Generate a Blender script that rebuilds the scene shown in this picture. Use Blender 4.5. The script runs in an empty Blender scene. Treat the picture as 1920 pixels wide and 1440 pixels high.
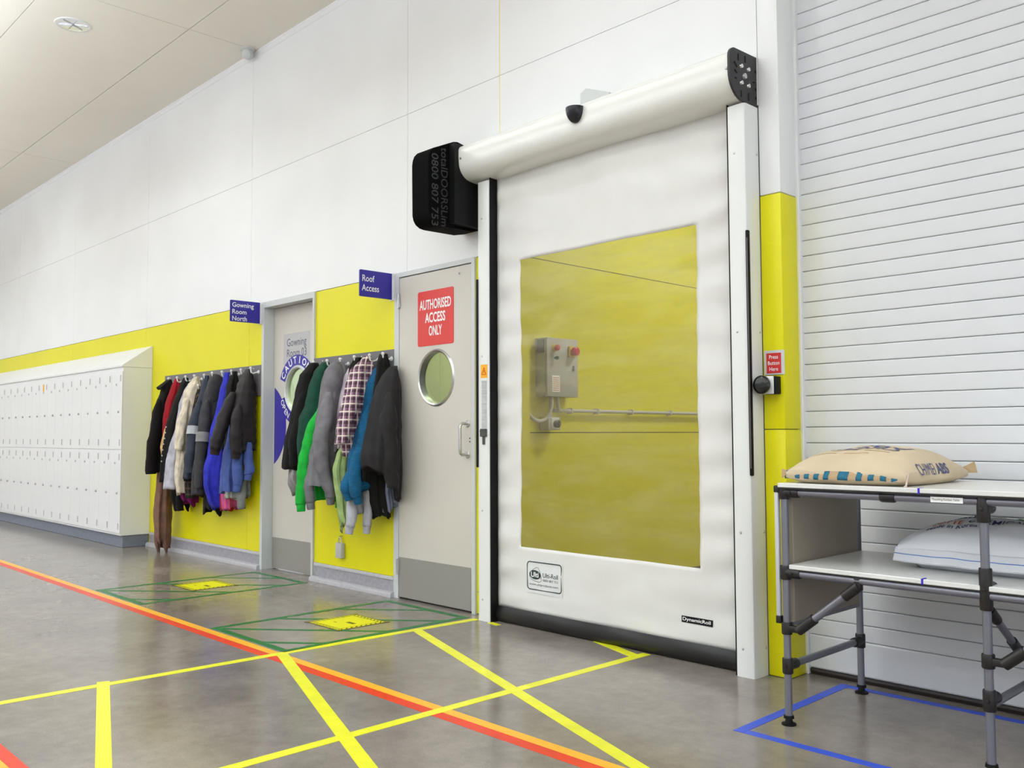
import bpy, bmesh, math, random
from math import sin, cos, pi, radians, sqrt
from mathutils import Vector, Matrix, noise

S = bpy.context.scene
COL = S.collection

# ------------------------------------------------------------------ camera
YAW, PITCH, ROLL, H = radians(46.19), radians(3.187), radians(-0.2346), 1.05
fw = Vector((-sin(YAW) * cos(PITCH), cos(YAW) * cos(PITCH), sin(PITCH)))
rt0 = Vector((cos(YAW), sin(YAW), 0)); up0 = rt0.cross(fw)
rt = rt0 * cos(ROLL) + up0 * sin(ROLL); up = up0 * cos(ROLL) - rt0 * sin(ROLL)
cam_d = bpy.data.cameras.new('camera'); cam = bpy.data.objects.new('camera', cam_d); COL.objects.link(cam)
cam_d.sensor_width = 36; cam_d.lens = 1710 * 36 / 1920; cam_d.clip_end = 200; cam_d.clip_start = .05
cam.matrix_world = Matrix(((rt.x, up.x, -fw.x, 0), (rt.y, up.y, -fw.y, 0), (rt.z, up.z, -fw.z, H), (0, 0, 0, 1)))
S.camera = cam

# ------------------------------------------------------------------ world, exposure
W = bpy.data.worlds.new('world'); S.world = W; W.use_nodes = True
W.node_tree.nodes['Background'].inputs[0].default_value = (.86, .93, 1, 1)
W.node_tree.nodes['Background'].inputs[1].default_value = 1.6
S.view_settings.view_transform = 'Standard'; S.view_settings.look = 'None'
S.view_settings.gamma = 1; S.view_settings.use_curve_mapping = False
S.view_settings.exposure = -.08
UPLIGHT = 1.12  # upward share of the added fill lines, brightens the ceiling
LINE_W = 335          # watts of each added, unseen fill light line

def lamp(name, loc, w, size, spread=150, color=(.86, .92, 1)):
    l = bpy.data.lights.new(name, 'AREA'); l.shape = 'DISK'; l.size = size; l.energy = w; l.color = color
    l.spread = radians(spread)
    o = bpy.data.objects.new(name, l); o.location = loc; COL.objects.link(o); return o

# three fill light lines added out of view for even light along the wall
LINES_Y = (.9, -2.1, -5.1)
for _y in LINES_Y:
    for _z, _w, _r in ((3.45, LINE_W * (.16 if _y > 0 else .6), 0), (3.56, LINE_W * UPLIGHT, pi)):      # each line shines up at the ceiling and, more weakly, down
        l = bpy.data.lights.new('hall_fill_line', 'AREA'); l.shape = 'RECTANGLE'; l.size = 21; l.size_y = .16; l.energy = _w; l.color = (.81, .89, 1)
        o = bpy.data.objects.new('hall_fill_line', l); o.location = (-6.8, _y, _z); o.rotation_euler = (_r, 0, 0); COL.objects.link(o)

# recessed downlights of the row beside the wall
DOWN_W = 10
for _x in (-11.6, -7.31, -3.0, 1.3):
    lamp('downlight_lamp', (_x, 2.325, 4.215), DOWN_W, .18, 165)

# ------------------------------------------------------------------ materials
def lin(c):
    c = c / 255
    return c / 12.92 if c <= .04045 else ((c + .055) / 1.055) ** 2.4
def rgb(t): return (lin(t[0]), lin(t[1]), lin(t[2]), 1)
MATS = {}
def mat(name, col, rough=.5, metal=0, spec=.5, var=0, scale=8, bump=0, bscale=200, coat=0, stretch=None):
    if name in MATS: return MATS[name]
    m = bpy.data.materials.new(name); m.use_nodes = True
    nt = m.node_tree; p = nt.nodes['Principled BSDF']; L = nt.links
    p.inputs['Base Color'].default_value = rgb(col)
    p.inputs['Roughness'].default_value = rough; p.inputs['Metallic'].default_value = metal
    p.inputs['Specular IOR Level'].default_value = spec
    p.inputs['Coat Weight'].default_value = coat
    tc = nt.nodes.new('ShaderNodeTexCoord'); mp = nt.nodes.new('ShaderNodeMapping'); L.new(tc.outputs['Object'], mp.inputs[0])
    if stretch: mp.inputs['Scale'].default_value = stretch
    if var:
        n = nt.nodes.new('ShaderNodeTexNoise'); n.inputs['Scale'].default_value = scale; n.inputs['Detail'].default_value = 5
        r = nt.nodes.new('ShaderNodeValToRGB')
        a = rgb([max(0, x * (1 - var)) for x in col]); b = rgb([min(255, x * (1 + var)) for x in col])
        r.color_ramp.elements[0].color = a; r.color_ramp.elements[1].color = b
        r.color_ramp.elements[0].position = .3; r.color_ramp.elements[1].position = .7
        L.new(mp.outputs[0], n.inputs['Vector']); L.new(n.outputs['Fac'], r.inputs[0]); L.new(r.outputs[0], p.inputs['Base Color'])
    if bump:
        n = nt.nodes.new('ShaderNodeTexNoise'); n.inputs['Scale'].default_value = bscale; n.inputs['Detail'].default_value = 3
        b = nt.nodes.new('ShaderNodeBump'); b.inputs['Strength'].default_value = bump; b.inputs['Distance'].default_value = .004
        L.new(mp.outputs[0], n.inputs['Vector']); L.new(n.outputs['Fac'], b.inputs['Height']); L.new(b.outputs[0], p.inputs['Normal'])
    MATS[name] = m
    return m

WHITE = mat('white_panel', (240, 240, 240), .42, var=.012, scale=1.5)
YELLOW = mat('yellow_panel', (230, 223, 4), .32, spec=.35, var=.012, scale=1.2)
CEIL = mat('ceiling_panel_cream', (241, 235, 222), .55, var=.01, scale=1)
CREAM = mat('door_cream', (208, 203, 193), .4, var=.012, scale=2)
FRAMEW = mat('door_frame_grey', (205, 208, 208), .35)
KICK = mat('brushed_kickplate', (156, 153, 146), .42, metal=.2, var=.01, scale=3)
VINYL = mat('skirting_vinyl', (158, 156, 162), .5, var=.07, scale=60)
VINYLCAP = mat('skirting_cap', (184, 182, 186), .5, var=.03, scale=40)
POWDER = mat('white_powdercoat', (232, 233, 231), .3, spec=.5)
HEADER = mat('header_enamel', (236, 236, 230), .16, spec=.6, coat=.3)
BLACKP = mat('black_plastic', (12, 12, 13), .55, spec=.25)
BRACKET = mat('black_bracket_steel', (44, 42, 46), .5, var=.05, scale=20)
RUBBER = mat('black_rubber', (20, 18, 18), .38, var=.15, scale=9, bump=.25, bscale=14)
DARKTXT = mat('dark_grey_print', (50, 50, 54), .6)
STEEL = mat('stainless', (200, 200, 200), .28, metal=.9)
CHROME = mat('chrome', (225, 225, 225), .15, metal=1)
PIPE = mat('grey_coated_pipe', (126, 126, 136), .32, metal=.45)
JOINT = mat('black_joint', (28, 25, 24), .42)
BOARD = mat('white_board', (226, 226, 222), .25, var=.015, scale=5)
BEIGE = mat('beige_board', (150, 140, 126), .5, var=.02, scale=4)
SHUT = mat('shutter_white', (217, 218, 221), .38, metal=.0, var=.01, scale=4)
LOCK = mat('locker_white', (232, 232, 232), .38, var=.008, scale=3)
LOCKS = mat('locker_slot_grey', (176, 176, 176), .6)  # even grey for vent slots and number plates
PLINTH = mat('plinth_grey', (120, 126, 140), .5, var=.05, scale=30)
PURPLE = mat('purple_sign', (54, 44, 158), .35)
WHITEINK = mat('white_ink', (245, 245, 245), .5)
REDSIGN = mat('red_sign', (222, 58, 52), .35)
REDSIGN2 = mat('red_small_sign', (206, 40, 38), .45)
GREYSTK = mat('grey_sticker', (190, 189, 190), .45)
GREYINK = mat('grey_ink', (88, 84, 104), .5)
GREENINK = mat('dark_green_ink', (44, 62, 58), .5)
ORANGEL = mat('orange_label', (248, 178, 8), .5)
REDINK = mat('red_ink', (200, 60, 20), .5)
GLABEL = mat('grey_label', (186, 186, 190), .5, var=.1, scale=120, stretch=(.1, 1, 1))
TAPEY = mat('yellow_tape', (232, 232, 40), .35, var=.03, scale=10)
TAPER = mat('red_tape', (226, 58, 22), .35, var=.03, scale=10)
TAPEO = mat('orange_tape', (246, 180, 40), .35, var=.03, scale=10)
TAPEG = mat('green_tape', (2, 112, 48), .35, var=.03, scale=10)
TAPEB = mat('blue_tape', (42, 82, 214), .38, var=.03, scale=10)
SIGNY = mat('floor_sign_yellow', (236, 232, 0), .3)
SIGNK = mat('floor_sign_dark', (92, 84, 30), .4)
RAILG = mat('rack_board_grey', (112, 108, 112), .45, var=.02, scale=6)
SENSORW = mat('sensor_white', (206, 208, 206), .4)
NAVYINK = mat('navy_ink', (74, 82, 128), .6)
TEAL = mat('teal_stripe', (24, 104, 132), .7)
PAPER = mat('kraft_paper', (206, 188, 158), .8, var=.035, scale=7, bump=.3, bscale=12)
PAPERD = mat('kraft_seam', (186, 158, 122), .85, var=.04, scale=10)
POLYW = mat('white_woven_bag', (226, 228, 234), .5, var=.015, scale=8, bump=.35, bscale=11)
GREENBAG = mat('green_bag_print', (74, 160, 20), .5)
REDBAG = mat('red_bag_print', (206, 58, 44), .5)
NAVYBAG = mat('navy_bag_print', (46, 56, 104), .5)
BLUEBAG = mat('blue_bag_print', (70, 120, 200), .5)
BLUEMARK = mat('blue_mark', (52, 30, 190), .5)
CREAMROOM = mat('cream_room_wall', (214, 212, 176), .5)
GREYBOX = mat('control_box_grey', (190, 190, 190), .35, var=.02, scale=6)
PVC = mat('grey_pvc_conduit', (196, 196, 196), .4)
YELBTN = mat('button_yellow', (226, 196, 40), .4)
REDBTN = mat('button_red', (214, 42, 44), .35)
GREENBTN = mat('button_green', (26, 92, 72), .4)
HOLE = mat('dark_hole', (6, 6, 7), .8)
SHAFT = mat('dark_gap', (40, 34, 28), .8)

# polished concrete
def concrete():
    m = bpy.data.materials.new('polished_concrete'); m.use_nodes = True; nt = m.node_tree; L = nt.links; p = nt.nodes['Principled BSDF']
    tc = nt.nodes.new('ShaderNodeTexCoord')
    def nz(sc, det, st=None):
        n = nt.nodes.new('ShaderNodeTexNoise'); n.inputs['Scale'].default_value = sc; n.inputs['Detail'].default_value = det
        n.inputs['Roughness'].default_value = .62
        if st:
            mp = nt.nodes.new('ShaderNodeMapping'); mp.inputs['Scale'].default_value = st
            L.new(tc.outputs['Object'], mp.inputs[0]); L.new(mp.outputs[0], n.inputs['Vector'])
        else: L.new(tc.outputs['Object'], n.inputs['Vector'])
        return n
    a = nz(1.7, 8); b = nz(16, 6); c = nz(140, 3)
    r = nt.nodes.new('ShaderNodeValToRGB'); e = r.color_ramp.elements
    e[0].position = .3; e[0].color = rgb((122, 114, 106)); e[1].position = .72; e[1].color = rgb((150, 142, 134))
    L.new(a.outputs['Fac'], r.inputs[0])
    mx = nt.nodes.new('ShaderNodeMix'); mx.data_type = 'RGBA'; mx.blend_type = 'OVERLAY'; mx.inputs[0].default_value = .28
    L.new(r.outputs[0], mx.inputs[6]); L.new(b.outputs['Fac'], mx.inputs[7])
    mx2 = nt.nodes.new('ShaderNodeMix'); mx2.data_type = 'RGBA'; mx2.blend_type = 'OVERLAY'; mx2.inputs[0].default_value = .22
    L.new(mx.outputs[2], mx2.inputs[6]); L.new(c.outputs['Fac'], mx2.inputs[7])
    L.new(mx2.outputs[2], p.inputs['Base Color'])
    rr = nt.nodes.new('ShaderNodeMapRange'); rr.inputs[1].default_value = .3; rr.inputs[2].default_value = .7
    rr.inputs[3].default_value = .13; rr.inputs[4].default_value = .22
    L.new(a.outputs['Fac'], rr.inputs[0]); L.new(rr.outputs[0], p.inputs['Roughness'])
    p.inputs['Specular IOR Level'].default_value = .45
    bp = nt.nodes.new('ShaderNodeBump'); bp.inputs['Strength'].default_value = .025; bp.inputs['Distance'].default_value = .002
    L.new(b.outputs['Fac'], bp.inputs['Height']); L.new(bp.outputs[0], p.inputs['Normal'])
    return m
CONC = concrete()

def glassy(name, tint, haze, hazecol, gloss, rough, bump, bscale):
    m = bpy.data.materials.new(name); m.use_nodes = True; nt = m.node_tree; L = nt.links
    for n in list(nt.nodes):
        if n.type != 'OUTPUT_MATERIAL': nt.nodes.remove(n)
    out = [n for n in nt.nodes if n.type == 'OUTPUT_MATERIAL'][0]
    t = nt.nodes.new('ShaderNodeBsdfTransparent'); t.inputs[0].default_value = rgb(tint)
    d = nt.nodes.new('ShaderNodeBsdfDiffuse'); d.inputs[0].default_value = rgb(hazecol)
    g = nt.nodes.new('ShaderNodeBsdfGlossy'); g.inputs['Roughness'].default_value = rough
    m1 = nt.nodes.new('ShaderNodeMixShader'); m1.inputs[0].default_value = haze
    L.new(t.outputs[0], m1.inputs[1]); L.new(d.outputs[0], m1.inputs[2])
    if haze > .1:   # smears and scuffs on the plastic, streaking the painted-in reflection haze
        tc0 = nt.nodes.new('ShaderNodeTexCoord'); m0 = nt.nodes.new('ShaderNodeMapping'); m0.inputs['Rotation'].default_value = (0, radians(14), 0); m0.inputs['Scale'].default_value = (.9, 1, 4.5)
        n0 = nt.nodes.new('ShaderNodeTexNoise'); n0.inputs['Scale'].default_value = 2.2; n0.inputs['Detail'].default_value = 6; n0.inputs['Roughness'].default_value = .6
        r0 = nt.nodes.new('ShaderNodeMapRange'); r0.inputs[1].default_value = .42; r0.inputs[2].default_value = .72; r0.inputs[3].default_value = haze * .6; r0.inputs[4].default_value = haze * 2.2
        L.new(tc0.outputs['Object'], m0.inputs[0]); L.new(m0.outputs[0], n0.inputs['Vector']); L.new(n0.outputs['Fac'], r0.inputs[0]); L.new(r0.outputs[0], m1.inputs[0])
    m2 = nt.nodes.new('ShaderNodeMixShader')
    fr = nt.nodes.new('ShaderNodeLayerWeight'); pw = nt.nodes.new('ShaderNodeMath'); pw.operation = 'POWER'; pw.inputs[1].default_value = 4
    ma = nt.nodes.new('ShaderNodeMath'); ma.operation = 'MULTIPLY_ADD'; ma.inputs[1].default_value = .8; ma.inputs[2].default_value = gloss
    L.new(fr.outputs['Facing'], pw.inputs[0]); L.new(pw.outputs[0], ma.inputs[0]); L.new(ma.outputs[0], m2.inputs[0]); L.new(m1.outputs[0], m2.inputs[1]); L.new(g.outputs[0], m2.inputs[2])
    tc = nt.nodes.new('ShaderNodeTexCoord'); n = nt.nodes.new('ShaderNodeTexNoise'); n.inputs['Scale'].default_value = bscale; n.inputs['Detail'].default_value = 3
    mp = nt.nodes.new('ShaderNodeMapping'); mp.inputs['Scale'].default_value = (.6, 1, 2.2)
    b = nt.nodes.new('ShaderNodeBump'); b.inputs['Strength'].default_value = bump; b.inputs['Distance'].default_value = .01
    L.new(tc.outputs['Object'], mp.inputs[0]); L.new(mp.outputs[0], n.inputs['Vector']); L.new(n.outputs['Fac'], b.inputs['Height'])
    L.new(b.outputs[0], g.inputs['Normal']); L.new(b.outputs[0], fr.inputs['Normal'])
    L.new(m2.outputs[0], out.inputs[0])
    return m
VISION = glassy('clear_pvc_window', (204, 198, 184), .14, (196, 184, 150), .05, .2, .3, 3)  # pale haze colour stands in for the reflected white room
GLASS = glassy('porthole_glass', (214, 220, 196), .06, (200, 205, 170), .03, .02, 0, 1)

def fabric(name, col, kind='plain', col2=None, col3=None, rough=.92):
    m = mat(name, col, rough, spec=.2, var=.1, scale=16, bump=.35, bscale=90)
    nt = m.node_tree; L = nt.links; p = nt.nodes['Principled BSDF']
    p.inputs['Sheen Weight'].default_value = .04
    tc = [n for n in nt.nodes if n.type == 'TEX_COORD'][0]
    if kind == 'plaid':
        sep = nt.nodes.new('ShaderNodeSeparateXYZ'); L.new(tc.outputs['Object'], sep.inputs[0])
        def math_(op, a, b):
            n = nt.nodes.new('ShaderNodeMath'); n.operation = op
            for i, v in enumerate((a, b)):
                if v is None: continue
                if isinstance(v, (int, float)): n.inputs[i].default_value = v
                else: L.new(v, n.inputs[i])
            return n.outputs[0]
        h = math_('ADD', sep.outputs[0], sep.outputs[1])
        def stripe(src, per, off, wd):
            f = math_('FRACT', math_('ADD', math_('MULTIPLY', src, 1 / per), off), None)
            return math_('LESS_THAN', f, wd)
        z = sep.outputs[2]
        cur = None
        def lay(prev, fac, colr, amt):
            mx = nt.nodes.new('ShaderNodeMix'); mx.data_type = 'RGBA'
            L.new(math_('MULTIPLY', fac, amt), mx.inputs[0])
            if prev is None: mx.inputs[6].default_value = rgb(col)
            else: L.new(prev, mx.inputs[6])
            mx.inputs[7].default_value = rgb(colr); return mx.outputs[2]
        cur = lay(cur, stripe(h, .052, .1, .34), col2, .62)
        cur = lay(cur, stripe(z, .052, .1, .34), col2, .62)
        cur = lay(cur, stripe(h, .052, .62, .16), col3, .85)
        cur = lay(cur, stripe(z, .052, .62, .16), col3, .85)
        L.new(cur, p.inputs['Base Color'])
    if kind == 'leopard':
        v = nt.nodes.new('ShaderNodeTexVoronoi'); v.inputs['Scale'].default_value = 28; L.new(tc.outputs['Object'], v.inputs['Vector'])
        r = nt.nodes.new('ShaderNodeValToRGB'); r.color_ramp.interpolation = 'CONSTANT'
        e = r.color_ramp.elements; e[0].color = rgb(col); e[1].position = .38; e[1].color = rgb(col2)
        L.new(v.outputs['Distance'], r.inputs[0]); L.new(r.outputs[0], p.inputs['Base Color'])
    if kind in ('knit', 'rib'):
        w = nt.nodes.new('ShaderNodeTexWave'); w.inputs['Scale'].default_value = 14 if kind == 'knit' else 40
        w.bands_direction = 'X' if kind == 'knit' else 'Z'; w.inputs['Distortion'].default_value = 1.5
        b = nt.nodes.new('ShaderNodeBump'); b.inputs['Strength'].default_value = .5; b.inputs['Distance'].default_value = .006
        L.new(tc.outputs['Object'], w.inputs['Vector']); L.new(w.outputs['Fac'], b.inputs['Height']); L.new(b.outputs[0], p.inputs['Normal'])
    return m

# ------------------------------------------------------------------ mesh helpers
class MB:
    def __init__(s): s.v = []; s.f = []
    def add(s, vs, fs):
        o = len(s.v); s.v += [tuple(q) for q in vs]; s.f += [tuple(i + o for i in f) for f in fs]; return s
    def box(s, x0, x1, y0, y1, z0, z1):
        return s.add([(x0, y0, z0), (x1, y0, z0), (x1, y1, z0), (x0, y1, z0), (x0, y0, z1), (x1, y0, z1), (x1, y1, z1), (x0, y1, z1)],
                     [(0, 3, 2, 1), (4, 5, 6, 7), (0, 1, 5, 4), (1, 2, 6, 5), (2, 3, 7, 6), (3, 0, 4, 7)])
    def rbox(s, x0, x1, y0, y1, z0, z1, r=.004, seg=2):
        bm = bmesh.new(); bmesh.ops.create_cube(bm, size=1)
        for q in bm.verts: q.co = Vector((x0 + (q.co.x + .5) * (x1 - x0), y0 + (q.co.y + .5) * (y1 - y0), z0 + (q.co.z + .5) * (z1 - z0)))
        bmesh.ops.bevel(bm, geom=bm.edges[:], offset=r, segments=seg, affect='EDGES', profile=.5)
        return s.bm(bm)
    def bm(s, bm):
        bm.verts.index_update(); s.add([q.co for q in bm.verts], [[q.index for q in f.verts] for f in bm.faces]); bm.free(); return s
    def tube(s, pts, rad, n=12, cap=True, flat=None):
        pts = [Vector(p) for p in pts]
        if isinstance(rad, (int, float)): rad = [rad] * len(pts)
        vs = []; fs = []; prev = None
        for i, p in enumerate(pts):
            d = (pts[min(i + 1, len(pts) - 1)] - pts[max(i - 1, 0)]).normalized()
            if prev is None:
                a = Vector((1, 0, 0)) if abs(d.x) < .9 else Vector((0, 1, 0))
            else: a = prev
            u = (a - d * a.dot(d)).normalized(); w = d.cross(u); prev = u
            for k in range(n):
                t = 2 * pi * k / n
                vs.append(p + u * cos(t) * rad[i] + w * sin(t) * rad[i] * (flat or 1))
        for i in range(len(pts) - 1):
            for k in range(n):
                k2 = (k + 1) % n
                fs.append((i * n + k, i * n + k2, (i + 1) * n + k2, (i + 1) * n + k))
        if cap:
            fs.append(tuple(reversed(range(n)))); fs.append(tuple((len(pts) - 1) * n + k for k in range(n)))
        return s.add(vs, fs)
    def cyl(s, p0, p1, r, n=16): return s.tube([p0, p1], r, n)
    def extrude(s, prof, axis, a, b):
        """closed profile of 2D points extruded along axis: 'x' -> (y,z), 'y' -> (x,z), 'z' -> (x,y)"""
        def P(q, t): return {'x': (t, q[0], q[1]), 'y': (q[0], t, q[1]), 'z': (q[0], q[1], t)}[axis]
        n = len(prof); vs = [P(q, a) for q in prof] + [P(q, b) for q in prof]
        fs = [(i, (i + 1) % n, n + (i + 1) % n, n + i) for i in range(n)]
        fs += [tuple(range(n)), tuple(range(2 * n - 1, n - 1, -1))]
        return s.add(vs, fs)
    def lathe(s, prof, c, axis, n=32):
        """prof: list of (r, t); revolved about axis through c"""
        ax = Vector(axis).normalized(); a = Vector((0, 0, 1)) if abs(ax.z) < .9 else Vector((1, 0, 0))
        u = (a - ax * a.dot(ax)).normalized(); w = ax.cross(u); c = Vector(c); vs = []; fs = []
        for r, t in prof:
            for k in range(n):
                q = 2 * pi * k / n; vs.append(c + ax * t + (u * cos(q) + w * sin(q)) * r)
        for i in range(len(prof) - 1):
            for k in range(n):
                k2 = (k + 1) % n; fs.append((i * n + k, i * n + k2, (i + 1) * n + k2, (i + 1) * n + k))
        return s.add(vs, fs)
    def strip(s, pts, w, z0, z1):
        """flat tape along floor points"""
        for a, b in zip(pts[:-1], pts[1:]):
            a = Vector((*a, 0)); b = Vector((*b, 0)); d = (b - a).normalized(); nn = Vector((-d.y, d.x, 0)) * w / 2
            q = [a - nn, b - nn, b + nn, a + nn]
            s.add([(p.x, p.y, z0) for p in q] + [(p.x, p.y, z1) for p in q],
                  [(0, 3, 2, 1), (4, 5, 6, 7), (0, 1, 5, 4), (1, 2, 6, 5), (2, 3, 7, 6), (3, 0, 4, 7)])
        return s
    def quadtape(s, q, z0, z1):
        return s.add([(p[0], p[1], z0) for p in q] + [(p[0], p[1], z1) for p in q],
                     [(0, 3, 2, 1), (4, 5, 6, 7), (0, 1, 5, 4), (1, 2, 6, 5), (2, 3, 7, 6), (3, 0, 4, 7)])

BASE = {}
def finish(name, mb, m, parent=None, smooth=35):
    off = Vector((0, 0, 0)); q = parent
    while q is not None: off += q.location; q = q.parent
    me = bpy.data.meshes.new(name)
    if parent is None:
        vs = [Vector(v) for v in mb.v]
        lo = Vector((min(v.x for v in vs), min(v.y for v in vs), min(v.z for v in vs))); hi = Vector((max(v.x for v in vs), max(v.y for v in vs), max(v.z for v in vs)))
        loc = Vector(((lo.x + hi.x) / 2, (lo.y + hi.y) / 2, lo.z)); off = loc
    else: loc = Vector((0, 0, 0))
    me.from_pydata([(v[0] - off.x, v[1] - off.y, v[2] - off.z) for v in mb.v], [], mb.f)
    bm = bmesh.new(); bm.from_mesh(me); bmesh.ops.recalc_face_normals(bm, faces=bm.faces[:]); bm.to_mesh(me); bm.free()
    if smooth:
        me.shade_smooth(); me.set_sharp_from_angle(angle=radians(smooth))
    me.materials.append(m)
    o = bpy.data.objects.new(name, me); COL.objects.link(o); o.location = loc
    if parent is not None: o.parent = parent
    return o
def tag(o, label=None, cat=None, group=None, kind=None):
    if label: o['label'] = label
    if cat: o['category'] = cat
    if group: o['group'] = group
    if kind: o['kind'] = kind
    return o
def thing(name, label, cat, base, group=None, kind=None):
    o = bpy.data.objects.new(name, None); o.empty_display_size = .1; o.location = base; COL.objects.link(o)
    return tag(o, label, cat, group, kind)
def clone(o, parent, dloc=None):
    c = o.copy(); COL.objects.link(c); c.parent = parent
    if dloc is not None: c.location = o.location + Vector(dloc)
    for ch in o.children: clone(ch, c)
    return c
def plate_hole(mb, x0, x1, z0, z1, cx, cz, r, y0, y1, n=64):
    """door leaf with a round hole"""
    ang = sorted(set([2 * pi * k / n for k in range(n)] + [math.atan2(b - cz, a - cx) % (2 * pi) for a in (x0, x1) for b in (z0, z1)]))
    N = len(ang); vs = []
    for y in (y0, y1):
        for a in ang: vs.append((cx + r * cos(a), y, cz + r * sin(a)))
        for a in ang:
            c, s_ = cos(a), sin(a); t = 1e9
            if c > 1e-9: t = min(t, (x1 - cx) / c)
            if c < -1e-9: t = min(t, (x0 - cx) / c)
            if s_ > 1e-9: t = min(t, (z1 - cz) / s_)
            if s_ < -1e-9: t = min(t, (z0 - cz) / s_)
            vs.append((cx + c * t, y, cz + s_ * t))
    fs = []
    for k in range(N):
        k2 = (k + 1) % N
        fs.append((k, k2, N + k2, N + k)); fs.append((2 * N + k, 3 * N + k, 3 * N + k2, 2 * N + k2))
        fs.append((k, 2 * N + k, 2 * N + k2, k2)); fs.append((N + k, N + k2, 3 * N + k2, 3 * N + k))
    return mb.add(vs, fs)
def text_mb(body, org, xd, ud, h=None, w=None, bold=0, align='LEFT', line=.95, depth=.0008, conform=None, space=1.0):
    """lettering as a thin solid: org is the left (or centre) end of the first base line; xd, ud unit directions"""
    cu = bpy.data.curves.new('lettering', 'FONT'); cu.body = body; cu.align_x = align; cu.space_line = line; cu.space_character = space
    cu.size = 1; cu.offset = bold; cu.resolution_u = 3
    ob = bpy.data.objects.new('lettering', cu)
    me = bpy.data.meshes.new_from_object(ob)
    if conform:      # fine enough to follow the curved surface
        b_ = bmesh.new(); b_.from_mesh(me); bmesh.ops.triangulate(b_, faces=b_.faces[:])
        for _ in range(2): bmesh.ops.subdivide_edges(b_, edges=[e for e in b_.edges if e.calc_length() > .12], cuts=1)
        bmesh.ops.triangulate(b_, faces=b_.faces[:]); b_.to_mesh(me); b_.free()
    xs = [v.co.x for v in me.vertices]; ys = [v.co.y for v in me.vertices]
    x0, x1, y0, y1 = min(xs), max(xs), min(ys), max(ys)
    sy = h / (y1 - y0) if h else w / (x1 - x0); sx = w / (x1 - x0) if w else sy
    org = Vector(org); xd = Vector(xd); ud = Vector(ud); nn = xd.cross(ud)
    ox = 0 if align == 'CENTER' else x0
    def P(v, t):
        p = org + xd * ((v.co.x - ox) * sx) + ud * ((v.co.y - y0) * sy)
        if conform: p = conform(p)
        return p + nn * t
    n = len(me.vertices)
    mb = MB(); mb.add([P(v, depth) for v in me.vertices], [list(p.vertices) for p in me.polygons])
    bpy.data.meshes.remove(me); bpy.data.objects.remove(ob); bpy.data.curves.remove(cu)
    return mb
def lettering(parent, *a, m=None, name='lettering', **k):
    o = finish(name, text_mb(*a, **k), m or WHITEINK, parent, smooth=0)
    return o
def rrect(x0, x1, z0, z1, r, n=5):
    pts = []
    for cx, cz, a0 in ((x1 - r, z1 - r, 0), (x0 + r, z1 - r, 90), (x0 + r, z0 + r, 180), (x1 - r, z0 + r, 270)):
        for k in range(n + 1):
            a = radians(a0 + 90 * k / n); pts.append((cx + r * cos(a), cz + r * sin(a)))
    return pts

WY = 3.6      # face of the long wall
# ================================================================== STRUCTURE
fl = finish('floor', MB().box(-22, 6, -8, 10, -.1, 0), CONC); tag(fl, 'polished grey concrete floor with coloured tape lines', kind='structure')

# ceiling: long panels with narrow joints
ce = thing('ceiling', 'cream panelled ceiling with thin joints', None, (-6, 0, 4.23), kind='structure')
finish('ceiling_backing', MB().box(-20, 5, -8, 3.75, 4.262, 4.32), SHAFT, ce)
xs = [-19.7, -15.39, -11.08, -6.775, -2.47, 1.84, 5]; ys = [3.61, 3.012, 1.985, .96, -.065, -1.09, -2.115, -3.14, -4.2, -6, -8]
for a, b in zip(xs[:-1], xs[1:]):
    for c, d in zip(ys[:-1], ys[1:]):
        finish('ceiling_panel', MB().box(a + .003, b - .003, d + .003, c - .003, 4.23, 4.26), CEIL, ce, smooth=0)

# housings made up for the added fill lines and the other three walls of the hall
for k, y in enumerate(LINES_Y):
    tag(finish('trim_%d' % (k + 2), MB().extrude([(y - .09, 3.46), (y - .09, 3.55), (y + .09, 3.55), (y + .09, 3.46)], 'x', -17.4, 3.8), WHITE), 'white housing added around an unseen hanging fill light', kind='structure')
for nm, b in (('wall_left', (-18.7, -18.5, -8, 3.7)), ('wall_front', (-18.7, 5.2, -8.2, -8))):
    tag(finish(nm, MB().box(*b, 0, 4.3), WHITE), 'plain white wall on the ' + nm[5:] + ' side of the hall', kind='structure')
tag(finish('wall_right', MB().box(5, 5.2, -8, -6.5, 0, 4.3).box(5, 5.2, 2.8, 3.9, 0, 4.3).box(5, 5.2, -6.5, 2.8, 3.3, 4.3), WHITE), 'white wall with a wide open doorway to the daylight', kind='structure')

# long wall: panels on a core, each panel its own piece
wl = thing('wall_back', 'white panelled wall with a yellow lower band', None, (-6, WY, 0), kind='structure')
core = MB()
JOINTW = mat('panel_joint_sealant', (150, 150, 146), .7)
core.box(-20, -6.63, WY + .012, WY + .1, 0, 4.3); core.box(-5.85, -4.86, WY + .012, WY + .1, 0, 2.12)
core.box(-6.63, -3.86, WY + .012, WY + .1, 2.12, 4.3); core.box(-4.05, -3.86, WY + .012, WY + .1, 0, 2.12)
core.box(-3.86, -2.24, WY + .012, WY + .1, 2.52, 4.3); core.box(-2.24, -2.06, WY + .012, WY + .15, 0, 4.3)
finish('wall_core', core, JOINTW, wl)
g = .0013
def panel(x0, x1, z0, z1, m): finish('wall_panel', MB().box(x0 + g, x1 - g, WY, WY + .014, z0 + g, z1 - g), m, wl, smooth=0)
px_ = [-19.9, -17.4, -15.27, -13.17, -11.06, -8.96, -6.845, -4.737, -3.847, -2.142]
for a, b in zip(px_[:-1], px_[1:]):
    panel(a, b, 3.165, 4.2, WHITE)
    if a < -4: panel(a, b, 2.116, 3.165, WHITE)
panel(-3.847, -2.142, 2.53, 3.165, WHITE); panel(-3.847, -3.84, 2.116, 2.53, WHITE)
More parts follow.
